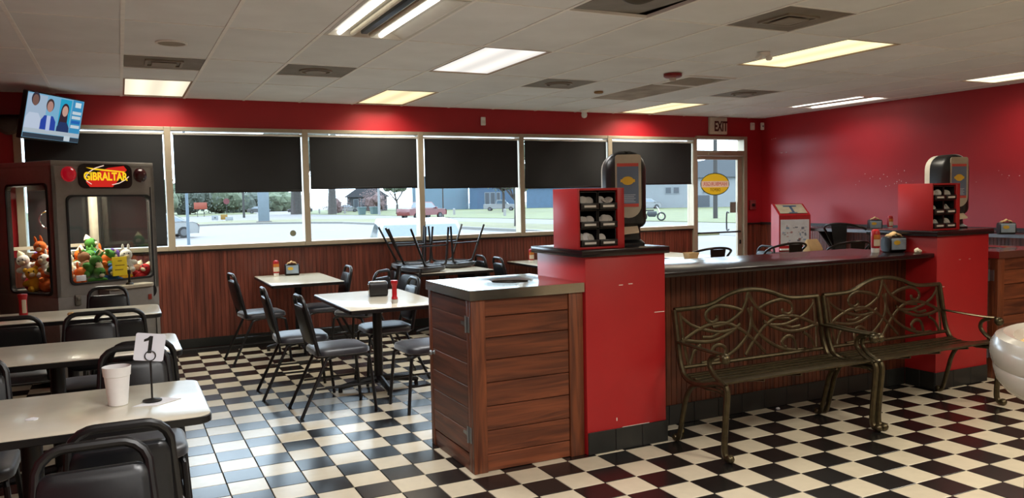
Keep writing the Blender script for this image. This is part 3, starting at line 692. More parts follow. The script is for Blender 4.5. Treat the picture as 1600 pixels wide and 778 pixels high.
# ================================================================== BENCHES
def bench(x0, label, Wd=1.27):
    t = thing('garden_bench', label, 'bench', (x0 + Wd / 2, 3.505, 0), 0, 'cast metal benches by the half wall')
    hw = Wd / 2
    def back(y0_, z): return .40 + (z - .42) * .17    # y of the back plane at height z
    # side frames
    for s in (-1, 1):
        X = s * (hw - .02)
        prof = [(back(0, .83) , .83), (back(0, .7), .70), (back(0, .55), .55), (.395, .47), (.36, .425), (.28, .405), (.18, .415), (.06, .445), (.0, .44)]
        MB().tube(smoothpts([(X, y, z) for y, z in prof], 4), .018, 8).obj('side_frame', BRONZE, t)
        leg = [(.0, .44), (-.012, .40), (-.004, .30), (.01, .15), (.012, .06), (-.005, .025), (-.035, .022)]
        MB().tube(smoothpts([(X, y, z) for y, z in leg], 4), [.019] * 25, 8).sphere((X, -.035, .026), .026, 10).obj('leg', BRONZE, t)
        leg = [(.16, .40), (.24, .405), (.31, .37), (.36, .29), (.39, .18), (.42, .07), (.44, .022), (.465, .018)]
        MB().tube(smoothpts([(X, y, z) for y, z in leg], 4), .016, 8).tube(smoothpts([(X, y, z) for y, z in ((.0, .38), (.03, .40), (.08, .405), (.16, .40))], 4), .014, 8).sphere((X, .465, .024), .022, 10).obj('leg', BRONZE, t)
        arm = [(back(0, .63), .635), (.33, .63), (.22, .625), (.10, .622), (.03, .625)]
        MB().tube(smoothpts([(X, y, z) for y, z in arm], 4), .019, 8, flat=(0, 0, 1)).sphere((X, .005, .60), .032, 10).tube(smoothpts([(X, y, z) for y, z in ((.07, .615), (.125, .59), (.14, .54), (.10, .49), (.03, .455), (.0, .44))], 5), .014, 8).obj('armrest', BRONZE, t)
    # seat slats lengthwise
    for i in range(9):
        y = .012 + i * .044; z = .44 + .012 * math.cos(i / 8 * math.pi * 2) - .02 * (i / 8)
        MB().box(-hw + .03, hw - .03, y, y + .031, z - .006, z + .006, .003, seg=1).obj('seat_slat', BRONZE, t)
    for x in (-.3, 0, .3): MB().tube(smoothpts([(x, .02 + q * .044 * 2, .425 + .012 * math.cos(q / 4 * math.pi * 2) - .02 * q / 4) for q in range(5)], 3), .008, 6).obj('seat_rib', BRONZE, t)
    # back: drawn in (x, z), laid on the reclined plane
    def B(pts, r=.013, k=8, nm='scroll', flat=True):
        P = [(x, back(0, z), z) for x, z in pts]
        return MB().tube(smoothpts(P, k), r, 8, flat=(0, -1, .3) if flat else None).obj(nm, BRONZE, t)
    B([(-hw + .02, .83), (-.40, .833), (-.30, .85), (-.2, .885), (-.1, .908), (0, .915), (.1, .908), (.2, .885), (.30, .85), (.40, .833), (hw - .02, .83)], .015, nm='top_rail', flat=False)
    B([(-hw + .02, .475), (0, .475), (hw - .02, .475)], .013, nm='lower_rail', flat=False)
    for s in (-1, 1):
        m = lambda P: [(s * x, z) for x, z in P]
        B(m([(.0, .90), (.03, .83), (.075, .765), (.13, .70), (.22, .625), (.30, .575)][:1] + [(.035, .83), (.09, .77), (.20, .72), (.33, .70)]))       # diamond side running outwards
        B(m([(-.085, .50), (.0, .585), (.1, .665), (.22, .715), (.36, .715), (.48, .68), (.585, .63)]))   # long upper leaf arc
        B(m([(.1, .70), (.2, .65), (.33, .615), (.46, .62), (.585, .645)]))     # lower leaf arc
        B(m([(.16, .672), (.28, .665), (.40, .69)]), .012); B(m([(.27, .665), (.34, .64), (.42, .645)]), .011); B(m([(.40, .69), (.50, .73), (.575, .79)]), .011)
        B(m([(.02, .80), (.0, .74), (.02, .665), (.09, .59), (.2, .525), (.33, .49), (.45, .485)]))   # big inner arc to the bottom rail
        B(m([(.07, .785), (.16, .815), (.28, .83), (.36, .80), (.37, .755), (.33, .73), (.285, .745), (.285, .77)]), .013)   # upper curl
        B(m([(.36, .475), (.36, .53), (.34, .575), (.29, .585), (.245, .56), (.25, .525), (.275, .515)]), .013)          # lower curl
        B(m([(.44, .60), (.50, .56), (.53, .50), (.535, .475)]), .012)
        B(m([(.575, .81), (.57, .70), (.565, .58), (.55, .48)]), .012)
    return t
bench(3.06, 'bronze scroll-backed metal bench on the left, next to the red centre post', 1.27)
bench(4.345, 'bronze scroll-backed metal bench on the right, reaching past the right red post', 1.27)

# ================================================================== COIN FUNNEL AT THE RIGHT EDGE
t = thing('coin_funnel', 'round cream coin funnel on a black stand, cut off at the right edge', 'coin funnel', (3.085, 1.377, 0))
CRM = mat('cream_fibreglass', '#9c968a', .25, var=.04, coat=.3)
FUN = mat('funnel_tan', '#a98a55', .3, var=.1, scale=4)
MB().lathe([(.40, .815), (.455, .835), (.482, .87), (.492, .91), (.489, .922), (.496, .932), (.503, .965), (.50, .995), (.485, 1.022), (.46, 1.033), (.43, 1.023), (.41, .99)], seg=56, cap=False).obj('bowl', CRM, t)
MB().lathe([(.411, .992), (.38, .965), (.30, .935), (.2, .91), (.12, .87), (.06, .80), (.04, .76)], seg=48, cap=False).obj('funnel', FUN, t)
MB().lathe([(.39, 0), (.39, .02), (.385, .80), (.38, .83)], seg=12).obj('stand', BLKM, t)
# ================================================================== STACKING CHAIRS
random.seed(21)
def chair_proto():
    t = thing('stacking_chair', 'proto', 'chair')
    L_ = []
    for ins, z in ((.012, .43), (0, .438), (0, .462), (.006, .474), (.02, .482), (.06, .4905), (.11, .4955), (.16, .498)):
        L_.append([(x, y, z) for x, y in rrect(.40 - 2 * ins, .41 - 2 * ins, max(.09 - ins * .6, .012), 5)])
    MB().loft(L_).obj('seat', SEATV, t)
    tilt = Matrix.Rotation(R2(13), 4, 'X'); P0 = Vector((0, -.185, .45))
    def q(x, y, z): return tuple(P0 + (tilt.to_3x3() @ Vector((x, y, z - .45))))
    L_ = []
    for yy, ins in ((-.024, .02), (-.018, .006), (-.008, 0), (.008, 0), (.018, .006), (.024, .02)):
        L_.append([q(x * (1 - (z - .5) * .28), yy, z) for x, z in rrect(.315 - 2 * ins, .30 - 2 * ins, .06, 5, 0, .662, (.04, .04, .08, .08))])
    MB().loft(L_).obj('backrest', VINYL, t)
    hw = lambda z: .172 - (z - .44) * .08
    pts = [q(-hw(z), 0, z) for z in (.44, .56, .68, .78)] + [q(-hw(.79) + .075 * (1 - math.cos(a)), 0, .80 + .075 * math.sin(a)) for a in (.2, .6, 1.0, 1.35, 1.57)]
    pts += [(-x, y, z) for x, y, z in reversed(pts)]
    MB().tube(pts, .015, 10, flat=None).obj('back_frame', BLK, t)
    MB().tube([(x, y, .428) for x, y in rrect(.34, .34, .05, 4)], .011, 8, closed=True).obj('seat_frame', BLK, t)
    for s in (-1, 1):
        MB().tube(smoothpts([(s * .165, .12, .425), (s * .172, .175, .41), (s * .178, .192, .36), (s * .19, .225, .0)], 4), .0125, 8).obj('leg', BLK, t)
        MB().tube(smoothpts([(s * .165, -.06, .425), (s * .172, -.125, .41), (s * .176, -.150, .37), (s * .19, -.33, .0)], 4), .0125, 8).obj('leg', BLK, t)
        MB().tube([(s * .184, .205, .2), (s * .184, -.215, .2)], .008, 6).obj('stretcher', BLK, t)
    return t
CH = chair_proto(); used = []
def chair(x, y, deg, label, group='black stacking chairs at the tables'):
    # deg: bearing of the front, 0 = towards the window wall, 90 = to the right
    r = -R2(deg)
    if not used:
        used.append(1); CH.location = (x, y, 0); CH.rotation_euler = (0, 0, r); CH['label'] = label; CH['group'] = group; return CH
    return dup(CH, (x, y, 0), r, label, group)
chair(1.42, 5.88, 88, 'black padded chair facing right, front left of the table with the black napkin box')
chair(1.28, 6.56, 92, 'black padded chair facing right, farther left of the table with the black napkin box')
chair(2.02, 5.60, -93, 'black padded chair partly hidden by the waste cabinet, facing left, near end of the table')
chair(2.02, 6.62, -90, 'black padded chair right of the table with the black napkin box, behind its pedestal')
chair(1.22, 8.15, 84, 'black padded chair left of the window-side table with ketchup')
chair(1.86, 8.26, -90, 'black padded chair right of the window-side table with ketchup')
chair(2.10, 7.72, -42, 'black chair with blue-sheened rounded back, just left of the upturned chairs')
chair(-.03, 3.0, 0, 'black padded chair at the near side of the table with the foam cup')
chair(-.10, 2.26, 180, 'nearest black padded chair with its back towards the foam-cup table, bottom left corner')
chair(.03, 3.93, 180, 'black padded chair behind the number card, at the far side of the front table')
chair(-.64, 3.96, 180, 'black padded chair at the left edge on the far side of the front table')
chair(.07, 4.62, 0, 'black padded chair with its back behind the number card, facing the middle left table')
chair(-.20, 5.46, 180, 'black padded chair between the second and third left tables, facing the front table')
chair(-.03, 6.05, 0, 'black padded chair with open arched back, right one facing the third left table')
chair(-.62, 6.05, 0, 'black padded chair with arched back, left one facing the third left table')
chair(-.12, 7.22, 180, 'black padded chair in front of the claw machine, far side of the third left table')
chair(4.17, 8.28, 92, 'black chair with rounded back left of the table by the red pillar, nearer one')
chair(4.15, 8.75, 90, 'black chair with rounded back left of the table by the red pillar, nearer the wall')
chair(7.22, 7.75, -90, 'black padded chair by the glass door with daylight on its back')
# chairs upside down on a table: seats down, legs up
def upturned(x, y, deg, label):
    c = dup(CH, (x, y, .745 + .497), 0, label, 'chairs upturned on the table')
    c.rotation_euler = (0, R2(180), R2(deg)); return c
upturned(3.03, 8.42, -68, 'upturned black chair on the table, nearest one, its back hanging over the left edge')
upturned(3.05, 8.90, -95, 'upturned black chair on the table, far left one by the window')
upturned(3.56, 8.80, 112, 'upturned black chair on the table, rightmost with legs leaning right')

# ================================================================== TABLES
def table(name, label, x0, x1, y0, y1, r, group, base='cross'):
    t = thing(name, label, 'table', ((x0 + x1) / 2, (y0 + y1) / 2, 0), 0, group)
    w, d = x1 - x0, y1 - y0
    MB().loft([[(x, y, z) for x, y in rrect(w - 2 * i, d - 2 * i, r, 5)] for z, i in ((.738, .004), (.744, .004), (.745, .006))]).obj('tabletop', CREAM, t)
    MB().loft([[(x, y, z) for x, y in rrect(w - 2 * i, d - 2 * i, r, 5)] for z, i in ((.712, .003), (.715, 0), (.739, 0), (.741, .003))]).obj('edge_band', BLKP, t)
    MB().lathe([(.13, .70), (.13, .711)], seg=16).tube([(0, 0, .05), (0, 0, .705)], .038, 14).obj('pedestal', BLK, t)
    for k in range(4):
        a = R2(90 * k); c, s = math.cos(a), math.sin(a); l = .34 if k % 2 == 0 else .30
        P = [(c * q * l, s * q * l, z) for q, z in ((.05, .085), (.3, .075), (.7, .055), (.93, .042), (1, .035))]
        MB().tube(P, [.03, .028, .024, .022, .014], 8).tube([(c * l * .95, s * l * .95, .036), (c * l * .95, s * l * .95, 0)], .018, 8).obj('foot', BLK, t)
    return t
TG = 'cream topped pedestal tables'
table('dining_table', 'cream table with the foam cup and number card, front left', -.98, .285, 3.19, 3.90, .06, TG)
table('dining_table', 'cream table in the middle of the left row, behind the number card', -.98, .28, 4.71, 5.40, .06, TG)
table('dining_table', 'cream table in front of the claw machine with a lone ketchup bottle', -.98, .25, 6.44, 7.08, .06, TG)
table('dining_table', 'cream table with a black napkin box and red bottle in the middle of the room', 1.485, 2.25, 5.73, 6.95, .02, TG)
table('dining_table', 'cream table against the window wall with ketchup and napkins, left of the middle', 1.30, 2.02, 7.95, 9.12, .02, TG)
table('dining_table', 'cream table carrying the upturned chairs', 2.90, 3.80, 8.18, 9.14, .02, TG)
table('dining_table', 'cream table by the window wall left of the red pillar with kraft napkins', 4.42, 5.15, 7.98, 9.14, .02, TG)
table('dining_table', 'cream table beyond the counter, left of the glass door', 6.30, 7.0, 8.0, 9.12, .02, TG)
DT = mat('dark_tabletop', '#2a1c18', .35, var=.1)
def bartable(label, x, y, z):
    t = thing('bar_table', label, 'table', (x, y, 0), 0, 'dark bar tables beyond the counter')
    MB().loft([[(a, b_, q) for a, b_ in rrect(.56, .56, .02, 3)] for q in (z - .03, z)]).obj('tabletop', DT, t)
    MB().tube([(0, 0, .02), (0, 0, z - .03)], .035, 12).obj('pedestal', BLK, t); MB().lathe([(.25, 0), (.25, .012), (.06, .03)], seg=20).obj('foot', BLK, t)
bartable('dark bar table with a kraft food tray, just over the counter from the red pillar', 5.0, 6.3, .90)
bartable('dark bar table with a kraft bag, in front of the red donation box', 7.30, 6.85, .84)

# ================================================================== TABLE TOP ITEMS
KRED = mat('ketchup_red', '#a8141b', .3, var=.05); LBL = mat('bottle_label', '#d9c9b0', .5); LBLY = mat('bottle_label_orange', '#c97a2a', .5)
def ketchup_proto():
    t = thing('ketchup_bottle', 'p', 'bottle')
    MB().lathe([(.030, .034), (.032, .045), (.033, .13), (.031, .155), (.026, .168), (.012, .175), (.001, .176)], seg=18).obj('bottle', KRED, t)
    MB().lathe([(.027, 0), (.029, .004), (.028, .034), (.02, .036)], seg=18).obj('cap', WHITE, t)
    a = [(.0338 * math.cos(q), .0338 * math.sin(q)) for q in [R2(-160 + 14 * k) for k in range(11)]]
    b = MB()
    for (p, q) in zip(a, a[1:]): b.quad((*p, .05), (*q, .05), (*q, .10), (*p, .10))
    b.obj('label', LBL, t)
    b = MB()
    for (p, q) in zip(a, a[1:]): b.quad((*p, .103), (*q, .103), (*q, .135), (*p, .135))
    b.obj('label_top', LBLY, t)
    return t
KP = ketchup_proto(); ku = []
def ketchup(x, y, z, label, s=1.0):
    if not ku: ku.append(1); o = KP; o.location = (x, y, z); o['label'] = label; o['group'] = 'ketchup bottles'
    else: o = dup(KP, (x, y, z), 0, label, 'ketchup bottles')
    o.scale = (s, s, s); return o
ketchup(1.52, 8.98, .745, 'red ketchup bottle on the window-side table, left of the napkin box')
ketchup(4.56, 8.72, .745, 'red ketchup bottle on the table left of the red pillar')
ketchup(5.36, 4.36, 1.062, 'red ketchup bottle on the black counter, beside the napkin box', 1.05)
ketchup(8.52, 6.72, 1.07, 'dark red ketchup bottle on the wall shelf left of the far lid organiser')
ketchup(8.6, 4.86, 1.07, 'dark red ketchup bottle on the wall shelf at the right edge')
t = thing('squeeze_bottle', 'red flared squeeze bottle with white foot on the middle table', 'bottle', (1.905, 5.97, .745))
MB().lathe([(.024, .03), (.026, .04), (.019, .055), (.019, .135), (.026, .15), (.029, .17), (.028, .178), (.02, .18)], seg=18).obj('bottle', KRED, t); MB().lathe([(.026, 0), (.026, .03)], seg=18).obj('foot', mat('foot_grey', '#b5b2aa', .5), t)
t = thing('squeeze_bottle', 'red squeeze bottle standing alone on the table in front of the claw machine', 'bottle', (-.68, 6.92, .745))
MB().lathe([(.028, 0), (.030, .01), (.027, .03), (.027, .11), (.030, .13), (.034, .15), (.033, .16), (.02, .162)], seg=18).obj('bottle', KRED, t); MB().box(-.004, .024, -.032, -.024, .02, .12, .003).obj('label', LBL, t)
def napkin_box(x, y, z, label, rz=0, ad=True, kraft=True):
    t = thing('napkin_dispenser', label, 'dispenser', (x, y, z), rz, 'tabletop napkin dispensers')
    w, d, h = .155, .115, .125
    L_ = [[(xx, px, pz) for px, pz in rrect(d - 2 * i, h - 2 * i, .035, 5, 0, h / 2)] for xx, i in ((-w / 2, .006), (-w / 2 + .006, 0), (w / 2 - .006, 0), (w / 2, .006))]
    MB().loft(L_).obj('body', BLKP, t)
    if ad:
        f = MB().box(-w / 2 + .012, w / 2 - .012, -d / 2 - .004, -d / 2 + .004, .022, h - .014, .003).obj('display_face', mat('ad_face', '#8fa0b0', .3, var=.25, scale=9), t)
        MB().prism(ellipse(.03, .018, 20), .0015, (-.02, -d / 2 - .006, .078), (1, 0, 0), (0, 0, 1)).obj('oval_mark', ADY, f)
    else:
        for s in (-1, 1): MB().box(s * w / 2 - .003, s * w / 2 + .003, -d / 2 + .03, d / 2 - .03, .02, h - .02, .002).obj('chrome_face', CHROME, t)
        MB().box(-w / 2 + .012, w / 2 - .012, -.02, .02, h - .002, h + .003, .002).obj('chrome_top', CHROME, t)
    if kraft:
        b = MB(); P = [[(-.055 + .11 * i / 8, yy, h - .012 + .05 * math.sin(math.pi * (i / 8 * .8 + .1)) * (1 - abs(yy) * 8) + .006 * math.sin(i * 2.1)) for i in range(9)] for yy in (-.035, -.012, .012, .035)]
        V = [[b.b.verts.new(p) for p in r] for r in P]
        for r0, r1 in zip(V, V[1:]):
            for i in range(8): b.b.faces.new((r0[i], r0[i + 1], r1[i + 1], r1[i]))
        o = b.obj('napkin', KRAFT, t); sm = o.modifiers.new('thickness', 'SOLIDIFY'); sm.thickness = .008
    return t
napkin_box(1.93, 6.50, .745, 'black napkin box with chrome faces on the middle table', R2(-8), False, False)
napkin_box(1.69, 8.98, .745, 'black napkin box with blue advert and kraft napkins on the window-side table', R2(-6))
napkin_box(4.76, 8.62, .745, 'black napkin box with kraft napkins beside the red pillar, by the window wall', R2(-20))
napkin_box(5.495, 4.30, 1.062, 'black napkin box with blue advert on the black counter', R2(-12))
napkin_box(8.42, 6.86, 1.07, 'napkin box with pale advert on the wall shelf left of the far lid organiser', R2(-40))
napkin_box(8.3, 5.15, 1.07, 'napkin box with blue advert on the wall shelf at the right edge', R2(-40))

FOAM = mat('foam_white', '#e9e8e6', .7, var=.02, scale=60, bump=.02)
t = thing('foam_cup', 'white foam cup of dark drink on the front left table', 'cup', (-.04, 3.55, .745))
MB().lathe([(.033, 0), (.036, .002), (.0475, .118), (.0505, .120), (.053, .152), (.054, .156), (.052, .157), (.049, .150), (.046, .12), (.04, .06)], seg=36, cap=False).lathe([(.033, .003), (.001, .003)], seg=36).obj('cup', FOAM, t)
MB().lathe([(.0475, .138), (.001, .138)], seg=28).obj('drink', mat('cola', '#1c0f0a', .08), t)
t = thing('table_number', 'white table number card reading 1 on a black ring stand', 'table number', (.085, 3.53, .745))
MB().lathe([(.037, .003), (.037, .008), (.012, .013), (.005, .016)], seg=28).tube([(0, 0, .01), (0, 0, .17)], .0042, 10).obj('stand', BLK, t)
rg = [(.02 * math.cos(a), -.004, .19 + .02 * math.sin(a)) for a in [2 * math.pi * i / 24 for i in range(24)]]
MB().tube(rg, .0022, 8, closed=True).obj('ring_clip', BLK, t)
Mc = Matrix.Translation((0, 0, .225)) @ Matrix.Rotation(R2(9), 4, 'Y')
c = MB().loft([[tuple(Mc @ Vector((x, yy, z))) for x, z in rrect(.112, .112, .008, 3)] for yy in (0, .0025)]).obj('card', mat('card_white', '#dfe3ee', .5, var=.02), t)
nm_ = MB().prism([(-.006, -.028), (.008, -.028), (.008, .042), (-.004, .042), (-.012, .033), (-.024, .027), (-.024, .017), (-.006, .024)], .0012, (0, -.0004, .004), (1, 0, 0), (0, 0, 1)).obj('numeral', BLKM, c, smooth=0); nm_.matrix_local = Mc
for v in (0,):
    n = MB().loft([[(-.09, -.05, 0), (.0, -.075, 0), (.095, .0, 0), (.02, .06, 0)], [(-.09, -.05, .0015), (.0, -.075, .002), (.095, .0, .0015), (.02, .06, .002)]]).obj('paper_napkin', PAPER)
    n.location = (.10, 3.525, .7452); tag(n, 'flat white paper napkin under the table number stand', 'napkin')
def scrap(name, label, cat, x, y, z, s, m, n=7, hh=.5):
    b = MB(); vs = []
    r = bmesh.ops.create_icosphere(b.b, subdivisions=2, radius=s)
    for v in r['verts']:
        f = 1 + random.uniform(-.28, .28); v.co = Vector((v.co.x * f, v.co.y * f, max(v.co.z * f, -s * .7) * hh))
    lo = min(v.co.z for v in b.b.verts)
    for v in b.b.verts: v.co.z -= lo
    o = b.obj(name, m, smooth=0); o.location = (x, y, z); return tag(o, label, cat)
scrap('paper_scrap', 'torn white paper scrap on the front left table', 'paper', -.33, 3.47, .745, .022, PAPER, hh=.15)
scrap('crumpled_napkin', 'crumpled cream napkin on the black counter near the right post', 'napkin', 5.555, 4.13, 1.062, .026, mat('napkin_cream', '#d8cfb6', .8), hh=.8)
scrap('crumpled_napkin', 'crumpled pale wrapper on the table before the claw machine', 'napkin', -.36, 6.75, .745, .022, KRAFT, hh=.6)
scrap('litter', 'yellow scrap on the floor by the base of the red post', 'litter', 3.22, 4.09, 0, .02, mat('scrap_yellow', '#8a7a3a', .8), hh=.8)
scrap('litter', 'small white scrap on the floor under the left bench', 'litter', 4.17, 4.20, 0, .014, PAPER, hh=.6)
scrap('litter', 'tiny white scrap on the floor beside the front bench leg', 'litter', 3.30, 3.78, 0, .012, PAPER, hh=.5)
t = thing('food_tray', 'open kraft food tray on the dark table beyond the red pillar', 'food tray', (5.03, 6.22, .90))
MB().loft([[(x, y, z) for x, y in rrect(w, d, .01, 2)] for w, d, z in ((.10, .08, 0), (.13, .11, .08), (.122, .10, .08), (.095, .075, .005))]).obj('tray', KRAFT, t)
t = thing('kraft_bag', 'crumpled kraft paper bag on a dark table in front of the donation box', 'bag', (7.27, 6.77, .84))
MB().loft([[(x * w, y * d + off, z) for x, y in rrect(1, 1, .12, 3)] for w, d, z, off in ((.2, .12, 0, 0), (.21, .12, .05, 0), (.2, .08, .1, .01), (.16, .02, .16, .02))]).obj('bag', KRAFT, t)
p = MB().lathe([(.05, 0), (.085, .012), (.09, .016), (.05, .006)], seg=24).obj('paper_plate', PAPER); p.location = (4.86, 6.14, .90); tag(p, 'white paper plate beside the kraft food tray', 'plate')

# ================================================================== METAL STOOLS
GUN = mat('gunmetal', '#2c2724', .3, .7, var=.1)
def stool_proto():
    t = thing('metal_bar_stool', 'p', 'stool')
    MB().loft([[(x, y, z) for x, y in rrect(w, w, .05, 4)] for w, z in ((.34, .60), (.36, .61), (.36, .635), (.34, .64))]).obj('seat', GUN, t)
    for sx in (-1, 1):
        for sy in (-1, 1): MB().tube([(sx * .15, sy * .15, .61), (sx * .21, sy * .21, 0)], [.02, .014], 8).obj('leg', GUN, t)
    for z in (.2,): MB().tube([(x, y, z) for x, y in rrect(.37, .37, .01, 1)], .009, 6, closed=True).obj('foot_ring', GUN, t)
    P = [(-.17, .12, .62), (-.215, .06, .76), (-.245, -.01, .89)] + [(.25 * math.cos(a), -.02 - .20 * math.sin(a), .90 + .10 * math.sin(a) ** .8) for a in [math.pi - .3 * k for k in range(1, 10)]]
    P += [(.245, -.01, .89), (.215, .06, .76), (.17, .12, .62)]
    MB().tube(smoothpts(P, 3), .0125, 8).obj('back_rail', GUN, t)
    MB().loft([[(s * w, y, z) for s in (-1, 1)] + [(s * w, y - .006, z) for s in (1, -1)] for w, y, z in ((.055, -.15, .62), (.065, -.185, .74), (.08, -.205, .88), (.09, -.215, .985))]).obj('splat', GUN, t)
    return t
SP = stool_proto(); SP.location = (5.50, 6.55, 0); SP.rotation_euler = (0, 0, R2(-8)); SP['label'] = 'dark metal stool with curved rail, nearest the red pillar beyond the counter'; SP['group'] = 'metal stools beyond the counter'
dup(SP, (6.62, 6.60, 0), R2(-6), 'dark metal stool with curved rail in front of the red donation box', 'metal stools beyond the counter')
dup(SP, (7.30, 6.33, 0), R2(-14), 'low dark metal stool behind the counter, right of the kraft bag', 'metal stools beyond the counter')
o = dup(SP, (8.12, 7.0, 0), R2(-75), 'tall dark metal stool at the wall shelf, right of the kraft bag', 'metal stools beyond the counter'); o.scale = (1.12, 1.12, 1.16)

# wall shelf
t = thing('wall_shelf', 'black bar shelf with grey edge along the right wall', 'shelf', (XR, 5.5, 1.03))
MB().box(-.42, -.036, -2.6, 2.5, .0, .04, .004).obj('board', mat('shelf_black', '#2a2a30', .25, var=.1), t); MB().box(-.427, -.42, -2.6, 2.5, .0, .04).obj('edge_strip', mat('shelf_edge', '#77767a', .35, .5), t)
for y in (-2.2, -.7, .8, 2.3): MB().prism([(-.34, 0), (-.03, 0), (-.03, -.28), (-.06, -.28)], .03, (0, y, 0), (1, 0, 0), (0, 0, 1)).obj('bracket', BLK, t)
# donation box
t = thing('donation_cabinet', 'red cabinet with slanted poster top and white printed front by the corner', 'cabinet', (8.22, 8.05, 0), R2(-28))
w, d = .42, .36
MB().prism([(0, 0), (d, 0), (d, 1.40), (d * .9, 1.40), (0, 1.25)], w, (-w / 2, -d / 2, 0), (0, 1, 0), (0, 0, 1)).obj('body', mat('donation_red', '#a3161d', .35), t)
MB().box(-w / 2 + .02, w / 2 - .02, -d / 2 - .004, -d / 2, .84, 1.19).obj('front_poster', mat('poster_white', '#cfd0d2', .5), t)
b1, b2, b3 = MB(), MB(), MB()
for k in range(34):
    x, z, a, c = random.uniform(-.17, .15), random.uniform(.86, 1.10), random.uniform(.01, .04), random.uniform(.006, .03)
    (b1, b2, b3)[k % 3].box(x, x + a, -d / 2 - .0052, -d / 2 - .0042, z, z + c)
for b, h, nm in ((b1, '#8aa0b8', 'blue_print'), (b2, '#b58a8a', 'pink_print'), (b3, '#7b7f8c', 'grey_print')): b.obj(nm, mat(nm, h, .6), t, smooth=0)
sl = frame((0, -d / 2 + .16, 1.327), (1, 0, 0), (0, .324, .15)); sl = Matrix.Translation((0, -.002, .004)) @ sl
pt = MB().box(-.18, .18, -.14, .14, 0, .003).obj('top_poster', mat('poster_sand', '#a39a80', .5, var=.2), t); pt.matrix_local = sl
MB().box(-.012, .02, -.12, .08, .003, .0045).box(-.09, .09, .06, .1, .003, .0045).box(-.06, .05, -.135, -.11, .003, .0045).obj('poster_print', mat('poster_blue', '#33506a', .5), pt, smooth=0)
MB().box(-.20, .20, -d / 2 - .05, -d / 2, .78, .80).obj('slot_ledge', WHITE, t)
# ================================================================== CLAW MACHINE
random.seed(33)
CW, CD, CHH = .957, .95, 1.945
CM = thing('claw_machine', 'grey claw machine full of plush toys with lit sign in the left corner', 'claw machine', (-.50, 7.70, 0), R2(33))
GREY = mat('machine_grey', '#85807a', .5, var=.08, scale=20)
MB().box(0, CW, 0, CD, .03, .78, .006).obj('lower_cabinet', GREY, CM); MB().box(.03, CW - .03, .03, CD - .03, 0, .03).obj('plinth', BLKM, CM)
MB().box(0, CW, 0, CD, 1.90, CHH, .006).obj('roof', GREY, CM)
zc, zh = (.78 + 1.90) / 2, 1.12
def fr(nm, Wd, cx0, cx1, z0, z1, O, U, V, r=.05):
    outer = rrect(Wd, zh, .003, 5, 0, 0); inner = rrect(cx1 - cx0, z1 - z0, r, 5, (cx0 + cx1) / 2 - Wd / 2, (z0 + z1) / 2 - zc)
    MB().ring(outer, inner, .03, O, U, V).obj(nm, GREY, CM)
    MB().ring([(x * 1.0 + (.016 if x > (cx0 + cx1) / 2 - Wd / 2 else -.016), y + (.016 if y > (z0 + z1) / 2 - zc else -.016)) for x, y in inner], inner, .042, Vector(O) , U, V).obj('gasket', BLKM, CM)
    Nn = Vector(U).cross(Vector(V))
    MB().prism(rrect(cx1 - cx0 + .01, z1 - z0 + .01, r, 5, (cx0 + cx1) / 2 - Wd / 2, (z0 + z1) / 2 - zc), .004, Vector(O) + Nn * .012, U, V).obj('pane', GLS2, CM)
fr('front_frame', CW, .125, .895, .89, 1.635, (CW / 2, .03, zc), (1, 0, 0), (0, 0, 1))
fr('side_frame', CD, .24, .865, .81, 1.74, (.03, CD / 2, zc), (0, -1, 0), (0, 0, 1))
fr('side_frame', CD, .085, .86, .81, 1.74, (CW - .03, CD / 2, zc), (0, 1, 0), (0, 0, 1))
fr('rear_frame', CW, .09, .86, .81, 1.74, (CW / 2, CD - .03, zc), (-1, 0, 0), (0, 0, 1))
CPOST = mat('machine_cream', '#b3aa96', .5)
for x, y in ((.04, .86), (CW - .10, CD - .09)): MB().box(x, x + .06, y - .01, y + .05, .79, 1.88, .004).obj('corner_post', CPOST, CM)
MB().box(.09, CW - .1, CD - .05, CD - .035, 1.16, 1.19).obj('rear_rail', CPOST, CM)
MB().box(.04, CW - .04, .04, CD - .04, .78, .80).obj('toy_floor', mat('toy_floor_grey', '#8b867c', .7), CM)
# marquee
MP = .4776
q = MB().prism(rrect(.50, .215, .06, 6), .014, (MP, 0, 1.815), (1, 0, 0), (0, 0, 1)).obj('marquee', mat('marquee_black', '#100d0c', .3), CM)
SGR = glow('sign_glow_red', (.80, .03, .02), .75); SGY = glow('sign_glow_yellow', (1, .62, .02), 1.0); SGW = glow('sign_glow_white', (1, .75, .6), .9)
My = lambda x, z: (MP + x, -.0155, 1.815 + z)
MB().prism([(-.155, -.095), (.055, -.095), (.20, .06), (.17, .095), (.02, .075), (-.11, .02), (-.19, -.05)], .001, My(0, 0), (1, 0, 0), (0, 0, 1)).obj('red_swoosh', SGR, q, smooth=0)
MB().prism([(-.185, .075), (.18, .045), (.165, .035), (-.12, .055)], .001, (MP, -.0168, 1.815), (1, 0, 0), (0, 0, 1)).obj('yellow_stroke', SGY, q, smooth=0)
MB().tube([My(x, z) for x, z in ((-.02, .095), (-.10, .07), (-.165, .03), (-.19, -.01), (-.18, -.045), (-.14, -.07))], .004, 6).tube([My(x, z) for x, z in ((.05, -.075), (.12, -.06), (.18, -.03), (.215, .0))], .004, 6).obj('white_arc', SGW, q)
text('lettering', 'GIBRALTAR', .098, SGY, q, frame((MP - .005, -.018, 1.81), (1, 0, 0), (0, 0, 1)), .003, sx=.80, bold=.003)
LR, LD_ = mat('lamp_red', '#7d0f18', .12, emit='#d01028', es=.35), mat('lamp_dark_red', '#3a0d12', .12)
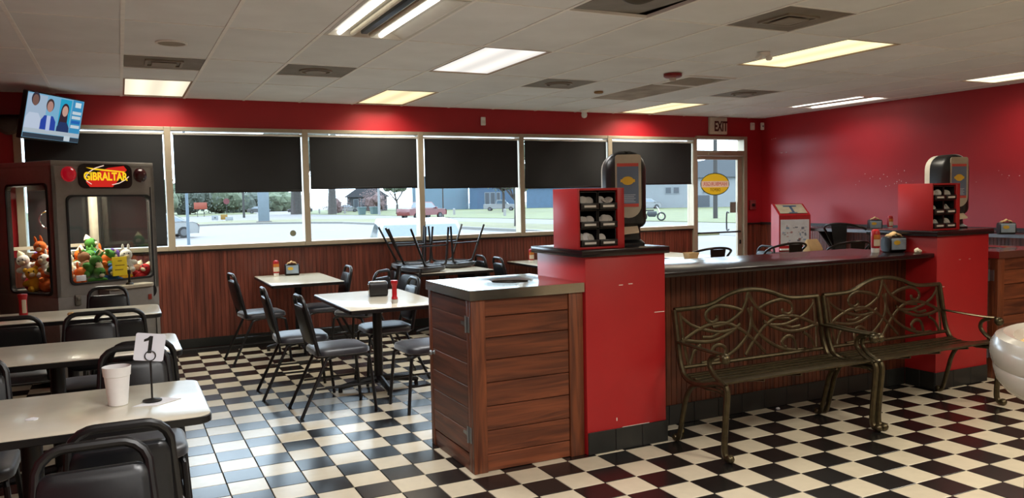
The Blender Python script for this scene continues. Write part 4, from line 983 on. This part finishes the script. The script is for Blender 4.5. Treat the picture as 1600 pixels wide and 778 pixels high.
for x, m, lb in ((.146, LR, 'lit red dome lamp'), (.815, LD_, 'unlit dark red dome lamp')):
    MB().lathe([(.066, 0), (.066, .008), (.058, .012), (.05, .03), (.03, .045), (.001, .05)], (x, 0, 1.83), 24, Matrix.Rotation(R2(90), 3, 'X')).obj('dome_lamp', m, CM, lb)
# controls
dk = MB().loft([[(x, y, z) for x, y in rrect(.45, .20, .06, 5, .575, -.09, (.01, .01, .06, .06))] for z in (.815, .84)]).obj('control_deck', CPOST, CM)
MB().box(.36, .79, -.16, 0, .52, .815, .006).obj('control_box', GREY, CM)
MB().lathe([(.035, .84), (.03, .855), (.012, .862), (.008, .93), (.014, .94), (.014, .97), (.001, .975)], (.60, -.09, 0), 16).obj('joystick', BLK, dk)
MB().box(.73, .765, -.166, -.16, .69, .74, .003).obj('button', mat('button_red', '#8c3226', .4), CM)
MB().lathe([(.065, 0), (.065, .012), (.05, .014)], (.86, 0, .75), 24, Matrix.Rotation(R2(90), 3, 'X')).obj('coin_ring', BLK, CM)
MB().box(.14, .19, -.02, 0, .70, .79, .005).box(.15, .18, -.03, -.02, .74, .77, .003).obj('lock', mat('lock_grey', '#807a70', .4, .6), CM)
for z in (.30, .95, 1.5): MB().tube([(CW - .045, -.004, z - .22), (CW - .045, -.004, z + .22)], .004, 6).obj('hinge', mat('hinge_dark', '#2c2a28', .5, .5), CM)
n = MB().box(.50, .64, -.006, .004, .92, 1.09, .002).obj('price_note', mat('note_yellow', '#d3b81a', .7, emit='#d8bc10', es=.12), CM)
b = MB()
for k, (a, c) in enumerate(((.55, .59), (.525, .615), (.52, .60))): b.box(a, c, -.0072, -.006, 1.05 - k * .04, 1.058 - k * .04)
b.obj('note_lines', mat('note_ink', '#8b6a10', .7), n, smooth=0)
MB().box(.165, .25, -.006, .004, .905, .955, .002).obj('small_label', PAPER, CM)
MB().box(.03, .09, CD - .033, CD - .03, 1.45, 1.66).obj('red_poster', mat('poster_red', '#b52a22', .6), CM) if False else None
# gantry and claw
MB().box(.12, .42, .30, .62, 1.70, 1.83, .01).obj('gantry', mat('gantry_dark', '#3b3d36', .5), CM)
g = MB().lathe([(.035, 1.50), (.05, 1.51), (.05, 1.56), (.03, 1.58), (.03, 1.62)], (.26, .46, 0), 16).tube([(.26, .46, 1.62), (.26, .46, 1.71)], .006, 6).obj('claw_motor', CHROME, CM)
for k in range(3):
    a = R2(120 * k + 20); c_, s_ = math.cos(a), math.sin(a)
    MB().tube(smoothpts([(.26 + c_ * r, .46 + s_ * r, z) for r, z in ((.03, 1.52), (.09, 1.50), (.115, 1.44), (.09, 1.38), (.05, 1.36))], 5), .006, 6).obj('claw_prong', CHROME, g)
MB().box(.1, CW - .1, .12, .16, 1.855, 1.885).obj('light_strip', glow('machine_strip', (1, .9, .72), 3.0), CM)
d = bpy.data.lights.new('machine_lamp', 'AREA'); d.shape = 'RECTANGLE'; d.size = .6; d.size_y = .5; d.energy = 38; d.color = (1, .92, .78)
lo_ = bpy.data.objects.new('machine_lamp', d); COL.objects.link(lo_); lo_.parent = CM; lo_.location = (CW / 2, CD / 2 + .05, 1.84)
# plush toys
PL = [('orange', '#d8691c'), ('yellow', '#d9a51e'), ('red', '#b81f22'), ('green', '#3f7a2a'), ('pink', '#c94f86'), ('blue', '#2f5fa0'), ('purple', '#5b3f86'), ('brown', '#7a5233'), ('white', '#d8d3ca')]
def toy_proto(cn, hx, kind):
    m = mat('plush_' + cn, hx, .9, var=.12, scale=40, bump=.3); m2 = mat('plush_muzzle', '#e4d2b0', .9)
    b = MB().sphere((0, 0, .055), .055, 12, (1, .9, 1.05))
    for s in (-1, 1): b.sphere((s * .05, -.015, .075), .024, 8, (1.3, .9, .9)); b.sphere((s * .035, -.045, .022), .027, 8, (.9, 1.3, .9))
    o = b.obj('plush_toy', m)
    MB().sphere((0, -.012, .135), .045, 12).obj('head', m, o)
    if kind == 0: MB().sphere((-.034, -.005, .172), .017, 8).sphere((.034, -.005, .172), .017, 8).obj('ears', m, o)
    elif kind == 1: MB().sphere((-.02, .0, .19), .013, 8, (.8, .6, 2.4)).sphere((.02, .0, .19), .013, 8, (.8, .6, 2.4)).obj('ears', m, o)
    else: MB().lathe([(.03, 0), (.02, .02), (.001, .045)], (0, 0, .172), 10).obj('tuft', m2, o)
    MB().sphere((0, -.05, .125), .02, 8, (1.1, .7, .8)).obj('muzzle', m2, o)
    MB().sphere((-.016, -.052, .148), .006, 6).sphere((.016, -.052, .148), .006, 6).obj('eyes', BLK, o)
    return o
MW = Matrix.Translation((-.50, 7.70, 0)) @ Matrix.Rotation(R2(33), 4, 'Z')
protos = {}; spots = []
for j in range(6):
    for i in range(6): spots.append((.13 + i * .14 + random.uniform(-.012, .012), .13 + j * .135 + random.uniform(-.012, .012), .805))
for j in range(5):
    for i in range(5): spots.append((.20 + i * .14 + random.uniform(-.02, .02), .19 + j * .135, .93))
for j, i in ((3, 0), (3, 3)): spots.append((.24 + i * .15, .22 + j * .12, 1.04))
front = ['orange', 'orange', 'green', 'blue', 'yellow', 'red']
for n_, (x, y, z) in enumerate(spots):
    cn, hx = random.choices(PL, (5, 4, 3, 3, 1, 2, 1, 2, 2))[0]
    if n_ < 6: cn = front[n_]; hx = dict(PL)[cn]
    if y > .75: continue
    kd = n_ % 3; ky = (cn, kd)
    lb = '%s plush toy %s in the claw machine' % (cn, ('with round ears', 'with long ears', 'with a pale tuft')[kd]); gr = lb.replace('toy', 'toys')
    if ky not in protos: o = protos[ky] = toy_proto(cn, hx, kd)
    else: o = dup(protos[ky], (0, 0, 0))
    tag(o, lb, 'plush toy', gr)
    o.location = MW @ Vector((x, y, z)); o.rotation_euler = (random.uniform(-.5, .5), random.uniform(-.5, .5), R2(33) + random.uniform(-1.3, 1.3))
    o.scale = (1.2,) * 3

# ================================================================== TELEVISION
rd = Vector((math.sin(R2(36)), math.cos(R2(36)), 0)); nv = Vector((rd.y, -rd.x, 0)) * math.cos(R2(13)) + Vector((0, 0, -math.sin(R2(13)))); uv_ = nv.cross(rd)
rol_ = R2(-1); r2 = rd * math.cos(rol_) + uv_ * math.sin(rol_); u2 = nv.cross(r2)
TV = thing('television', 'wall television showing a talk show, high in the left corner', 'television', (0, 0, 0))
TV.matrix_world = Matrix(((r2.x, u2.x, nv.x, -.52), (r2.y, u2.y, nv.y, 8.80), (r2.z, u2.z, nv.z, 2.395), (0, 0, 0, 1)))
tw_, th_ = .75, .445
MB().box(-tw_ / 2, tw_ / 2, -th_ / 2, th_ / 2, -.05, 0, .008).obj('casing', BLKP, TV)
E_ = lambda nm, c, s=.85: glow('screen_' + nm, lin(c)[:3], s)
scr = MB().box(-.365, .365, -.205, .212, 0, .001).obj('screen', E_('sky', '#7fb4d4'), TV, smooth=0)
def flat(nm, poly, m, z): MB().prism(poly, .0004, (0, 0, z)).obj(nm, m, scr, smooth=0)
flat('backdrop', [(.05, -.11), (.20, -.11), (.20, .20), (.05, .20)], E_('cyan', '#2aa6cc'), .0012)
flat('backdrop', [(-.36, -.11), (-.12, -.11), (-.12, .20), (-.36, .20)], E_('pale', '#a9bdd3'), .0012)
def person(cx0, sh, hw_, top, shirt, skin, hair, inner=None):
    flat('shoulders', [(cx0 - hw_, -.125), (cx0 + hw_, -.125), (cx0 + hw_ * .95, sh - .05), (cx0 + hw_ * .55, sh), (cx0 - hw_ * .55, sh), (cx0 - hw_ * .95, sh - .05)], shirt, .0018)
    if inner: flat('shirt_front', [(cx0 - .02, -.125), (cx0 + .03, -.125), (cx0 + .025, sh), (cx0 - .025, sh)], inner, .0024)
    flat('hair', ellipse(.050, .062, 20, cx0, top - .045), hair, .0024); flat('face', ellipse(.038, .052, 20, cx0, top - .058), skin, .003)
person(-.265, .03, .10, .205, E_('white_shirt', '#c3d0e4'), E_('skin1', '#7a5b52'), E_('hair1', '#3a3440'))
person(-.075, .02, .10, .165, E_('blue_jacket', '#2f49a8'), E_('skin2', '#b58a80'), E_('hair2', '#4a3a3a'), E_('pale_shirt', '#b9c8ea'))
flat('long_hair', [(.05, -.09), (.10, -.10), (.17, -.02), (.165, .11), (.12, .14), (.075, .11)], E_('hair3', '#3a2a34'), .0016)
person(.125, -.02, .085, .145, E_('navy_top', '#2b3a66'), E_('skin3', '#c9a091'), E_('hair3', '#3a2a34'))
flat('side_column', [(.215, -.125), (.355, -.125), (.355, .21), (.215, .21)], E_('column', '#3f93c4'), .0016)
for k in range(4): flat('side_line', [(.225, .07 - k * .045), (.345, .07 - k * .045), (.345, .10 - k * .045), (.225, .10 - k * .045)], E_('line', '#c9d8e2') if k != 2 else E_('blue', '#2a68b8'), .0022)
flat('channel_mark', [(.25, .14), (.33, .14), (.33, .19), (.25, .19)], E_('mark', '#d5e6ee'), .0022)
flat('caption_bar', [(-.362, -.155), (.362, -.155), (.362, -.115), (-.362, -.115)], E_('bar', '#b5c2cc'), .0022)
flat('caption_strip', [(-.362, -.203), (.362, -.203), (.362, -.16), (-.362, -.16)], E_('strip', '#39434f'), .0022)
flat('caption_logo', [(.16, -.20), (.24, -.20), (.24, -.15), (.16, -.15)], E_('line', '#c9d8e2'), .003)
br = thing('television_bracket', 'dark wall bracket holding the corner television', 'bracket', (XL + .015, 9.05, 2.42))
MB().box(-.012, .012, -.1, .1, -.12, .12, .003).obj('wall_plate', BLK, br)
c_ = TV.matrix_world @ Vector((0, 0, -.055)); MB().tube([(0, 0, 0), (.18, -.02, .01), (c_.x - br.location.x, c_.y - br.location.y, c_.z - br.location.z)], .02, 8).obj('arm', BLK, br)

# ================================================================== OUTDOORS
random.seed(44)
ALB = .185      # outdoor surfaces reflect part of the daylight
ZG = -.4
CONC = mat('pale_concrete', '#b3a8a3', .85, var=.08, scale=.5)
ASPH = mat('pale_asphalt', '#aaa19e', .9, var=.06, scale=.4)
GRASS = mat('dry_grass', '#a59f60', .95, var=.3, scale=1.2); GRASS2 = mat('green_grass', '#959c50', .95, var=.25, scale=1.0)
struct(MB().box(-80, 230, YB + .12, 420, ZG - .3, ZG).obj('ground', CONC, smooth=0))
def patch(name, poly, m, h): struct(MB().prism(poly, h, (0, 0, ZG)).obj(name, m, smooth=0))
patch('street', [(-60, 92), (8, 92), (19.6, 93.7), (25.3, 82.2), (27.8, 49.2), (24, 10), (35, 10), (37.3, 40.5), (35.2, 62.2), (32.1, 104), (28.3, 135), (8, 150), (-60, 150)], ASPH, .012)
patch('grass_verge', [(5.8, 77.6), (8.2, 79.4), (12.2, 79), (15.9, 76.1), (18.5, 71.9), (20.1, 58.7), (20.7, 49.8), (22, 30), (26, 30), (27.8, 49.2), (26.5, 64.4), (25.3, 82.2), (19.6, 93.7), (12, 98), (6.9, 91.2)], GRASS, .08)
patch('curb', [(5.4, 77.0), (8.1, 78.8), (12.1, 78.4), (15.6, 75.5), (18.1, 71.5), (19.7, 58.6), (20.3, 49.8), (21.6, 30), (22, 30), (20.7, 49.8), (20.1, 58.7), (18.5, 71.9), (15.9, 76.1), (12.2, 79), (8.2, 79.4), (5.8, 77.6)], mat('curb_stone', '#bdbab4', .8), .16)
patch('far_lawn', [(28.3, 135), (32.1, 104), (32.6, 82), (35.2, 62), (36.5, 49.6), (37.3, 40.5), (38, 20), (130, 20), (130, 200), (40, 200)], GRASS2, .05)
patch('left_lawn', [(-40, 140), (7.6, 139), (14.6, 150), (24, 160), (40, 330), (-40, 330)], GRASS2, .05)
LEAFG = mat('foliage_green', '#98a886', .95, var=.3, scale=1.5); LEAFB = mat('foliage_dark', '#7d8a7c', .95, var=.3, scale=1.5); PINKB = mat('bare_twigs_pink', '#c9a3a0', .95, var=.3, scale=2); BARK = mat('bark', '#77706b', .95, var=.3, scale=4)
def leaves(b, c, r, n, sz, sq=.7):
    for _ in range(n):
        v = Vector((random.gauss(0, 1), random.gauss(0, 1), random.gauss(0, 1))).normalized() * r * random.uniform(.6, 1.12)
        p = Vector(c) + Vector((v.x, v.y, v.z * sq)); a = Vector((random.gauss(0, 1), random.gauss(0, 1), random.gauss(0, 1))).normalized(); d = a.orthogonal().normalized()
        b.quad(p - a * sz, p - d * sz * .6, p + a * sz, p + d * sz * .6)
def clumps(b, c, r, k, sq=.7):
    for _ in range(k):
        v = Vector((random.gauss(0, 1), random.gauss(0, 1), random.gauss(0, 1))).normalized() * r * random.uniform(.2, .75)
        q = r * random.uniform(.28, .45); g = bmesh.ops.create_icosphere(b.b, subdivisions=2, radius=q)
        for w in g['verts']: w.co = w.co * random.uniform(.75, 1.2) + Vector(c) + Vector((v.x, v.y, v.z * sq))
def tree(name, label, x, y, h, r, tr, leaf, n=420, forks=5, k=14, group=None):
    t = thing(name, label, 'tree', (x, y, ZG), 0, group)
    b = MB().tube([(0, 0, 0), (.05, 0, h * .3), (-.05, 0, h * .45)], [tr * 1.2, tr, tr * .9], 8)
    for i in range(forks):
        a = 2 * math.pi * i / forks + .4
        b.tube([(-.05, 0, h * .38), (math.cos(a) * r * .4, math.sin(a) * r * .4, h * .6), (math.cos(a) * r * .75, math.sin(a) * r * .75, h * .9)], [tr * .7, tr * .5, tr * .2], 6)
    b.obj('trunk', BARK, t)
    b = MB(); clumps(b, (0, 0, h * .85), r, k); leaves(b, (0, 0, h * .85), r, n, r * .045); b.obj('crown', leaf, t, smooth=0, kind='stuff'); return t
tree('oak_tree', 'large dark tree with forked trunk behind the pale pylon', 27.5, 140, 13, 7, .85, LEAFB, 900)
tree('oak_tree', 'tall dark tree seen under the blind of the third window', 30.6, 127, 12, 5, .6, LEAFB, 800)
tree('slim_tree', 'slim street tree close to the mullion right of the upturned chairs', 24.1, 48.3, 5.0, 2.4, .10, LEAFG, 900, k=6)
tree('shade_tree', 'green tree in front of the blue building', 50, 104, 8.0, 5, .2, LEAFG, 1200, k=10)
tree('small_tree', 'leafy small tree left of the red pickup', 36.5, 112, 5.0, 2.2, .15, LEAFG, 600, k=6)
def bush(label, x, y, r, h, m, n=500, k=10):
    t = thing('bush', label, 'bush', (x, y, ZG)); b = MB(); clumps(b, (0, 0, h * .45), r, k, h / r * .45); leaves(b, (0, 0, h * .5), r, n, r * .05, h / r * .5); b.obj('foliage', m, t, smooth=0, kind='stuff')
    b = MB()
    for k in range(5): a = k * 1.25; b.tube([(0, 0, 0), (math.cos(a) * r * .5, math.sin(a) * r * .5, h * .7)], [.08, .03], 5)
    b.obj('stem', BARK, t)
bush('reddish bare bush in front of the dark gabled house', 40.5, 137, 2.6, 4.2, PINKB, 900, 5)
bush('pinkish bare bush left of the reddish one', 34.5, 140, 2.4, 3.6, PINKB, 900, 4)
for k, (x, y) in enumerate(((6, 168), (13, 176), (20, 184), (27, 196), (36, 205))): bush(['leftmost green thicket behind the orange road sign', 'green thicket right behind the orange road sign', 'green thicket beside the stop sign', 'green thicket behind the dark utility pole', 'farthest green thicket left of the forked tree'][k], x, y, 5.5, 7.5 - k * .7, LEAFG if k % 2 == 0 else LEAFB, 700, 22)
PALEBLUE = mat('pale_blue_paint', '#8fa9bd', .6); POLEW = mat('weathered_pole', '#5d5a57', .9, var=.2)
def pole(label, x, y, h, r, m, cat='pole', name='utility_pole', arm=True):
    t = thing(name, label, cat, (x, y, ZG)); MB().tube([(0, 0, 0), (0, 0, h)], [r, r * .8], 10).obj('shaft', m, t)
    if arm: MB().box(-1.0, 1.0, -.06, .06, h - .8, h - .65).obj('crossarm', m, t)
    else: MB().lathe([(r * 2, 0), (r * 2, .04), (r * 1.3, .06)], seg=10).obj('base_plate', m, t)
pole('pale blue lamp post close to the claw machine window', 2.91, 41, 6.5, .075, PALEBLUE, 'lamp post', 'lamp_post', False)
pole('dark utility pole left of the pale pylon', 15.82, 118, 9, .17, POLEW)
pole('thin utility pole right of the forked tree', 36.0, 172, 10, .2, POLEW)
pole('thin dark pole beside the red pickup', 32.3, 82.7, 8, .08, POLEW, arm=False)
pole('white pole in front of the dark gabled house', 33.2, 110, 8, .19, mat('pole_white', '#d3d6d9', .6), arm=False)
pole('weathered utility pole seen through the glass door', 43.0, 50.1, 9, .19, POLEW)
t = thing('sign_pylon', 'broad pale blue sign pylon in the middle of the verge', 'pylon', (13.2, 84, ZG), R2(-9))
MB().box(-.55, .55, -.3, .3, 0, 7, .03).obj('column', mat('pylon_blue', '#a8bccb', .6, var=.08, scale=2), t); MB().box(-.75, .75, -.5, .5, 0, .18, .02).obj('footing', CONC, t)
t = thing('road_sign', 'orange road work sign left of the dark utility pole', 'sign', (11.9, 139, ZG), R2(-5)); MB().box(-1.0, 1.0, -.03, .03, 1.25, 2.35, .02).obj('panel', mat('road_orange', '#e0561e', .6), t)
for x in (-.5, .5): MB().box(x - .05, x + .05, .03, .09, 0, 2.2).obj('post', POLEW, t)
t = thing('stop_sign', 'small red stop sign on a thin post before the thicket', 'sign', (17.2, 150, ZG)); MB().lathe([(.55, -.02), (.55, .02)], (0, 0, 2.5), 8, Matrix.Rotation(R2(90), 3, 'X')).obj('panel', mat('stop_red', '#b0424a', .6), t); MB().tube([(0, .05, 0), (0, .05, 2.6)], .05, 6).obj('post', POLEW, t)
for x, y, h, w, m, lb in ((9.7, 96, .65, .7, mat('yard_white', '#d9dfe2', .7), 'white yard sign with dark spot left of the yellow one'), (10.8, 97, .72, .75, mat('yard_yellow', '#d9a11c', .7), 'yellow yard sign on the grass verge'), (10.7, 91.4, .5, .8, mat('yard_white', '#d9dfe2', .7), 'white yard sign right of the yellow one')):
    t = thing('yard_sign', lb, 'sign', (x, y, ZG + .08)); MB().box(-w / 2, w / 2, -.01, .01, .12, h, .004).obj('panel', m, t)
    for s in (-1, 1): MB().tube([(s * w * .3, 0, 0), (s * w * .3, 0, .2)], .01, 5).obj('stake', POLEW, t)
    if 'spot' in lb: MB().box(-.06, .08, -.014, -.01, .3, .46).obj('mark', BLKM, t)
t = thing('trash_bin', 'teal trash bin before the dark gabled house, left of two', 'bin', (31.8, 114, ZG + .05)); BINM = mat('bin_teal', '#7fa3a3', .6)
MB().loft([[(x, y, z) for x, y in rrect(w, w, .05, 3)] for w, z in ((.85, 0), (1.1, 1.0))]).obj('body', BINM, t); MB().box(-.6, .6, -.6, .6, 1.0, 1.12, .04).obj('lid', BINM, t)
t = dup(t, (34.4, 116.5, ZG + .05), .2, 'dark teal trash bin before the dark gabled house, right of two')
for x, y in ((38.6, 95), (38.6, 80), (32.2, 134), (33.4, 130), (31.0, 138), (68, 120), (70, 117)):
    p = MB().lathe([(.16, 0), (.16, .72), (.1, .8), (.001, .8)], seg=10).obj('bollard', mat('bollard_white', '#dcdad4', .7)); p.location = (x, y, ZG + .05); tag(p, 'white bollard on the lawn across the street', 'bollard', 'white bollards across the street')
# buildings
WIN = mat('far_window', '#4b5a68', .3)
def building(name, label, x, y, rz, w, d, h, m, gable=None, wins=(), roofm=None, doorw=None):
    t = thing(name, label, 'building', (x, y, ZG), rz)
    MB().box(-w / 2, w / 2, 0, d, 0, h).obj('wall', m, t, smooth=0)
    if gable: MB().prism([(-w / 2 - .6, 0), (w / 2 + .6, 0), (0, gable)], d + 1, (0, d + .5, h), (1, 0, 0), (0, 0, 1)).obj('roof', roofm, t, smooth=0)
    else: MB().box(-w / 2 - .3, w / 2 + .3, -.3, d + .3, h, h + .25).obj('roof', roofm or m, t, smooth=0)
    for (a, b_, c, e) in wins:
        f = MB().box(a - .1, b_ + .1, -.08, .02, c - .1, e + .1).obj('window', mat('far_trim', '#c3ccd2', .6), t, smooth=0); MB().box(a, b_, -.1, -.08, c, e).obj('pane', WIN, f, smooth=0)
    return t
building('gabled_house', 'dark gabled house behind the reddish bushes', 45.2, 158, R2(-16), 8, 8, 2.9, mat('house_slate', '#5d6066', .8), 3.2, ((-2.6, -1.8, .3, 2.4), (-1.2, -.4, .3, 2.4), (.4, 1.2, .3, 2.4)), mat('roof_slate', '#5b5d66', .8))
building('blue_hall', 'long pale blue metal hall behind the red pickup', 57.2, 148, R2(-24), 11, 14, 6.5, mat('hall_blue', '#8fb4cc', .6, var=.06, scale=.6), None, (), mat('hall_roof', '#9fb4bf', .6))
building('brick_shop', 'blue shop front with brick pier and white windows', 65.9, 140.9, R2(-25), 10, 7, 4.4, mat('shop_blue', '#4f7fa8', .7, var=.1, scale=1), None, ((-1.9, -1.1, .9, 3.2), (-.8, 0, .9, 3.2), (.4, 1.0, .2, 3.2)), mat('shop_roof', '#b5bfc2', .7))
building('blue_fence_shed', 'bright blue board shed right of the white pickup', 78.6, 134.6, R2(-28), 16, 6, 3.9, mat('shed_blue', '#6a97bd', .7, var=.12, scale=1.5), None, (), mat('shed_roof', '#8aa9bd', .7))
building('white_house', 'long white house with garage beyond the right windows', 82, 95, R2(-40), 34, 12, 4.6, mat('siding_white', '#cdd4d8', .7, var=.04, scale=1), 3.0, ((-7.8, -7.0, 2.3, 3.2), (-6.6, -5.8, 2.3, 3.2), (-2.2, -1.4, 2.3, 3.2), (-1.0, -.2, 2.3, 3.2), (-3.2, -1.2, .1, 1.9)), mat('roof_grey', '#8b939c', .8))
# vehicles
TYRE = mat('tyre', '#1b1c1f', .8); RIM = mat('wheel_rim', '#9a9da2', .35, .6); CGL = mat('car_glass', '#7d98ad', .08, spec=.8)
def wheels(t, xs, y, r=.33):
    for x in xs:
        for s in (-1, 1):
            w = MB().lathe([(r, -.1), (r, .1)], (x, s * y, r), 18, Matrix.Rotation(R2(90), 3, 'X')).obj('wheel', TYRE, t)
            MB().lathe([(r * .62, -.105), (r * .62, .105)], (x, s * y, r), 14, Matrix.Rotation(R2(90), 3, 'X')).obj('rim', RIM, w)
def car(name, label, x, y, rz, m, body, cabin, w, wx, cat='car', s=1.0):
    t = thing(name, label, cat, (x, y, ZG + .012), rz); hw = w / 2
    MB().loft([[(px, -hw + q, pz) for px, pz in body] for q in (.06,)] + [[(px, -hw, pz * .98 + .01) for px, pz in body], [(px, hw, pz * .98 + .01) for px, pz in body], [(px, hw - .06, pz) for px, pz in body]]).obj('body', m, t, smooth=25)
    n = len(cabin); cz = sum(p[1] for p in cabin) / n; top = max(p[1] for p in cabin); bot = min(p[1] for p in cabin)
    ins = lambda z: .04 + .16 * (z - bot) / (top - bot)
    MB().loft([[(px, -hw + ins(pz), pz) for px, pz in cabin], [(px, hw - ins(pz), pz) for px, pz in cabin]]).obj('cabin', m, t, smooth=25)
    cxm = sum(p[0] for p in cabin) / n; g = [(cxm + (px - cxm) * .86, bot + (top - bot) * (.12 + .74 * (pz - bot) / (top - bot))) for px, pz in cabin]
    MB().loft([[(px, -hw + ins(pz) - .012, pz) for px, pz in g], [(px, hw - ins(pz) + .012, pz) for px, pz in g]]).obj('side_windows', CGL, t, smooth=0)
    for (pa, pb) in ((cabin[0], cabin[1]), (cabin[-1], cabin[-2])):
        A, B_ = Vector((pa[0], 0, pa[1])), Vector((pb[0], 0, pb[1])); e = (B_ - A); off = Vector((math.copysign(.015, pa[0] - cxm), 0, .01))
        a, b_ = A + e * .1 + off, A + e * .88 + off; ya, yb = hw - ins(a.z) - .07, hw - ins(b_.z) - .07
        MB().loft([[(a.x, -ya, a.z), (a.x, ya, a.z), (b_.x, yb, b_.z), (b_.x, -yb, b_.z)], [(q.x + off.x, yy, q.z + .006) for q, yy in ((a, -ya), (a, ya), (b_, yb), (b_, -yb))]]).obj('windscreen', CGL, t, smooth=0)
    wheels(t, wx, hw - .08)
    xe = max(p[0] for p in body); xf = min(p[0] for p in body)
    for sd in (-1, 1):
        MB().box(xe - .12, xe + .015, sd * (hw - .3) - .16, sd * (hw - .3) + .16, .68, .80, .02).obj('tail_light', mat('tail_red', '#a82a30', .3), t)
        MB().box(xf - .015, xf + .1, sd * (hw - .3) - .16, sd * (hw - .3) + .16, .64, .78, .02).obj('head_light', mat('head_light', '#c9ced2', .2), t)
        MB().box(cabin[0][0] + .12, cabin[0][0] + .3, sd * (hw + .1) - .1, sd * (hw + .1) + .1, bot + .0, bot + .16, .02).obj('mirror', m, t)
    t.scale = (s, s, s); return t
SED_B = [(-2.2, .25), (-2.25, .6), (-2.1, .78), (-1.0, .92), (1.35, .98), (1.85, .97), (2.12, .88), (2.25, .62), (2.2, .25)]
SED_C = [(-1.15, .90), (-.35, 1.42), (.75, 1.44), (1.6, .95)]
CWH = mat('car_white', '#d5d5d3', .25, var=.02, coat=.5); CRD = mat('car_red', '#b0303a', .3, var=.02, coat=.5); CSV = mat('car_silver', '#c3c6c8', .3, var=.02, coat=.5); CBK = mat('car_black', '#25282c', .3, coat=.5)
car('sedan', 'white sedan tail at the left edge of the street view', 1.9, 51.6, R2(10), CWH, SED_B, SED_C, 1.78, (-1.35, 1.35))
NC_B = [(-2.0, .25), (-2.05, .7), (-1.9, .92), (-.9, 1.02), (2.0, 1.02), (2.1, .7), (2.05, .25)]
NC_C = [(-1.25, 1.0), (-.55, 1.55), (1.3, 1.58), (1.95, 1.02)]
car('parked_car', 'white car parked close outside the window behind the upturned chairs', 5.0, 14.2, R2(76), CWH, NC_B, NC_C, 1.78, (-1.3, 1.3))
PK_B = [(-2.7, .4), (-2.75, .8), (-2.6, 1.02), (-1.2, 1.1), (2.75, 1.12), (2.8, .7), (2.75, .4)]
PK_C = [(-1.25, 1.08), (-.65, 1.78), (.6, 1.8), (.75, 1.1)]
car('pickup_truck', 'red pickup truck on the street behind the window mullion', 28.8, 79.8, R2(205), CRD, PK_B, PK_C, 1.95, (-1.7, 1.75), 'truck')
car('pickup_truck', 'white pickup truck parked on the lawn before the blue shop', 56.0, 117.5, R2(150), CSV, PK_B, PK_C, 1.95, (-1.7, 1.75), 'truck')
car('suv', 'silver car parked before the white house', 71.5, 98.6, R2(150), CSV, NC_B, NC_C, 1.85, (-1.3, 1.3))
car('sedan', 'black car parked under the dark trees, left one', 30.5, 152, R2(-10), CBK, SED_B, SED_C, 1.78, (-1.35, 1.35))
car('sedan', 'white car parked under the dark trees beside the black one', 39.0, 150, R2(170), CWH, SED_B, SED_C, 1.78, (-1.35, 1.35))
car('sedan', 'dark car far off between the pylon and the forked tree', 25.0, 165, R2(170), CBK, SED_B, SED_C, 1.78, (-1.35, 1.35))
t = thing('motorcycle', 'dark motorcycle passing outside the right windows', 'motorcycle', (36.4, 49.6, ZG + .06), R2(140))
for x in (-.7, .7): MB().tube([(x + .28 * math.cos(a), 0, .32 + .28 * math.sin(a)) for a in [2 * math.pi * i / 20 for i in range(20)]], .06, 8, closed=True).obj('wheel', TYRE, t)
MB().loft([[(x, y, z) for x, y in rrect(w, d, .05, 3)] for w, d, z in ((.5, .2, .3), (.8, .28, .5), (.7, .24, .72))]).obj('engine', mat('bike_grey', '#6d7478', .4, .4), t); MB().loft([[(x + .25, y, z) for x, y in rrect(.8, .26, .1, 3)] for z in (.74, .84)]).obj('seat', BLKM, t)
MB().tube([(-.7, 0, .32), (-.45, 0, .95), (-.35, 0, 1.05)], .03, 6).tube([(-.4, -.35, 1.05), (-.4, .35, 1.05)], .02, 6).obj('fork', CHROME, t)
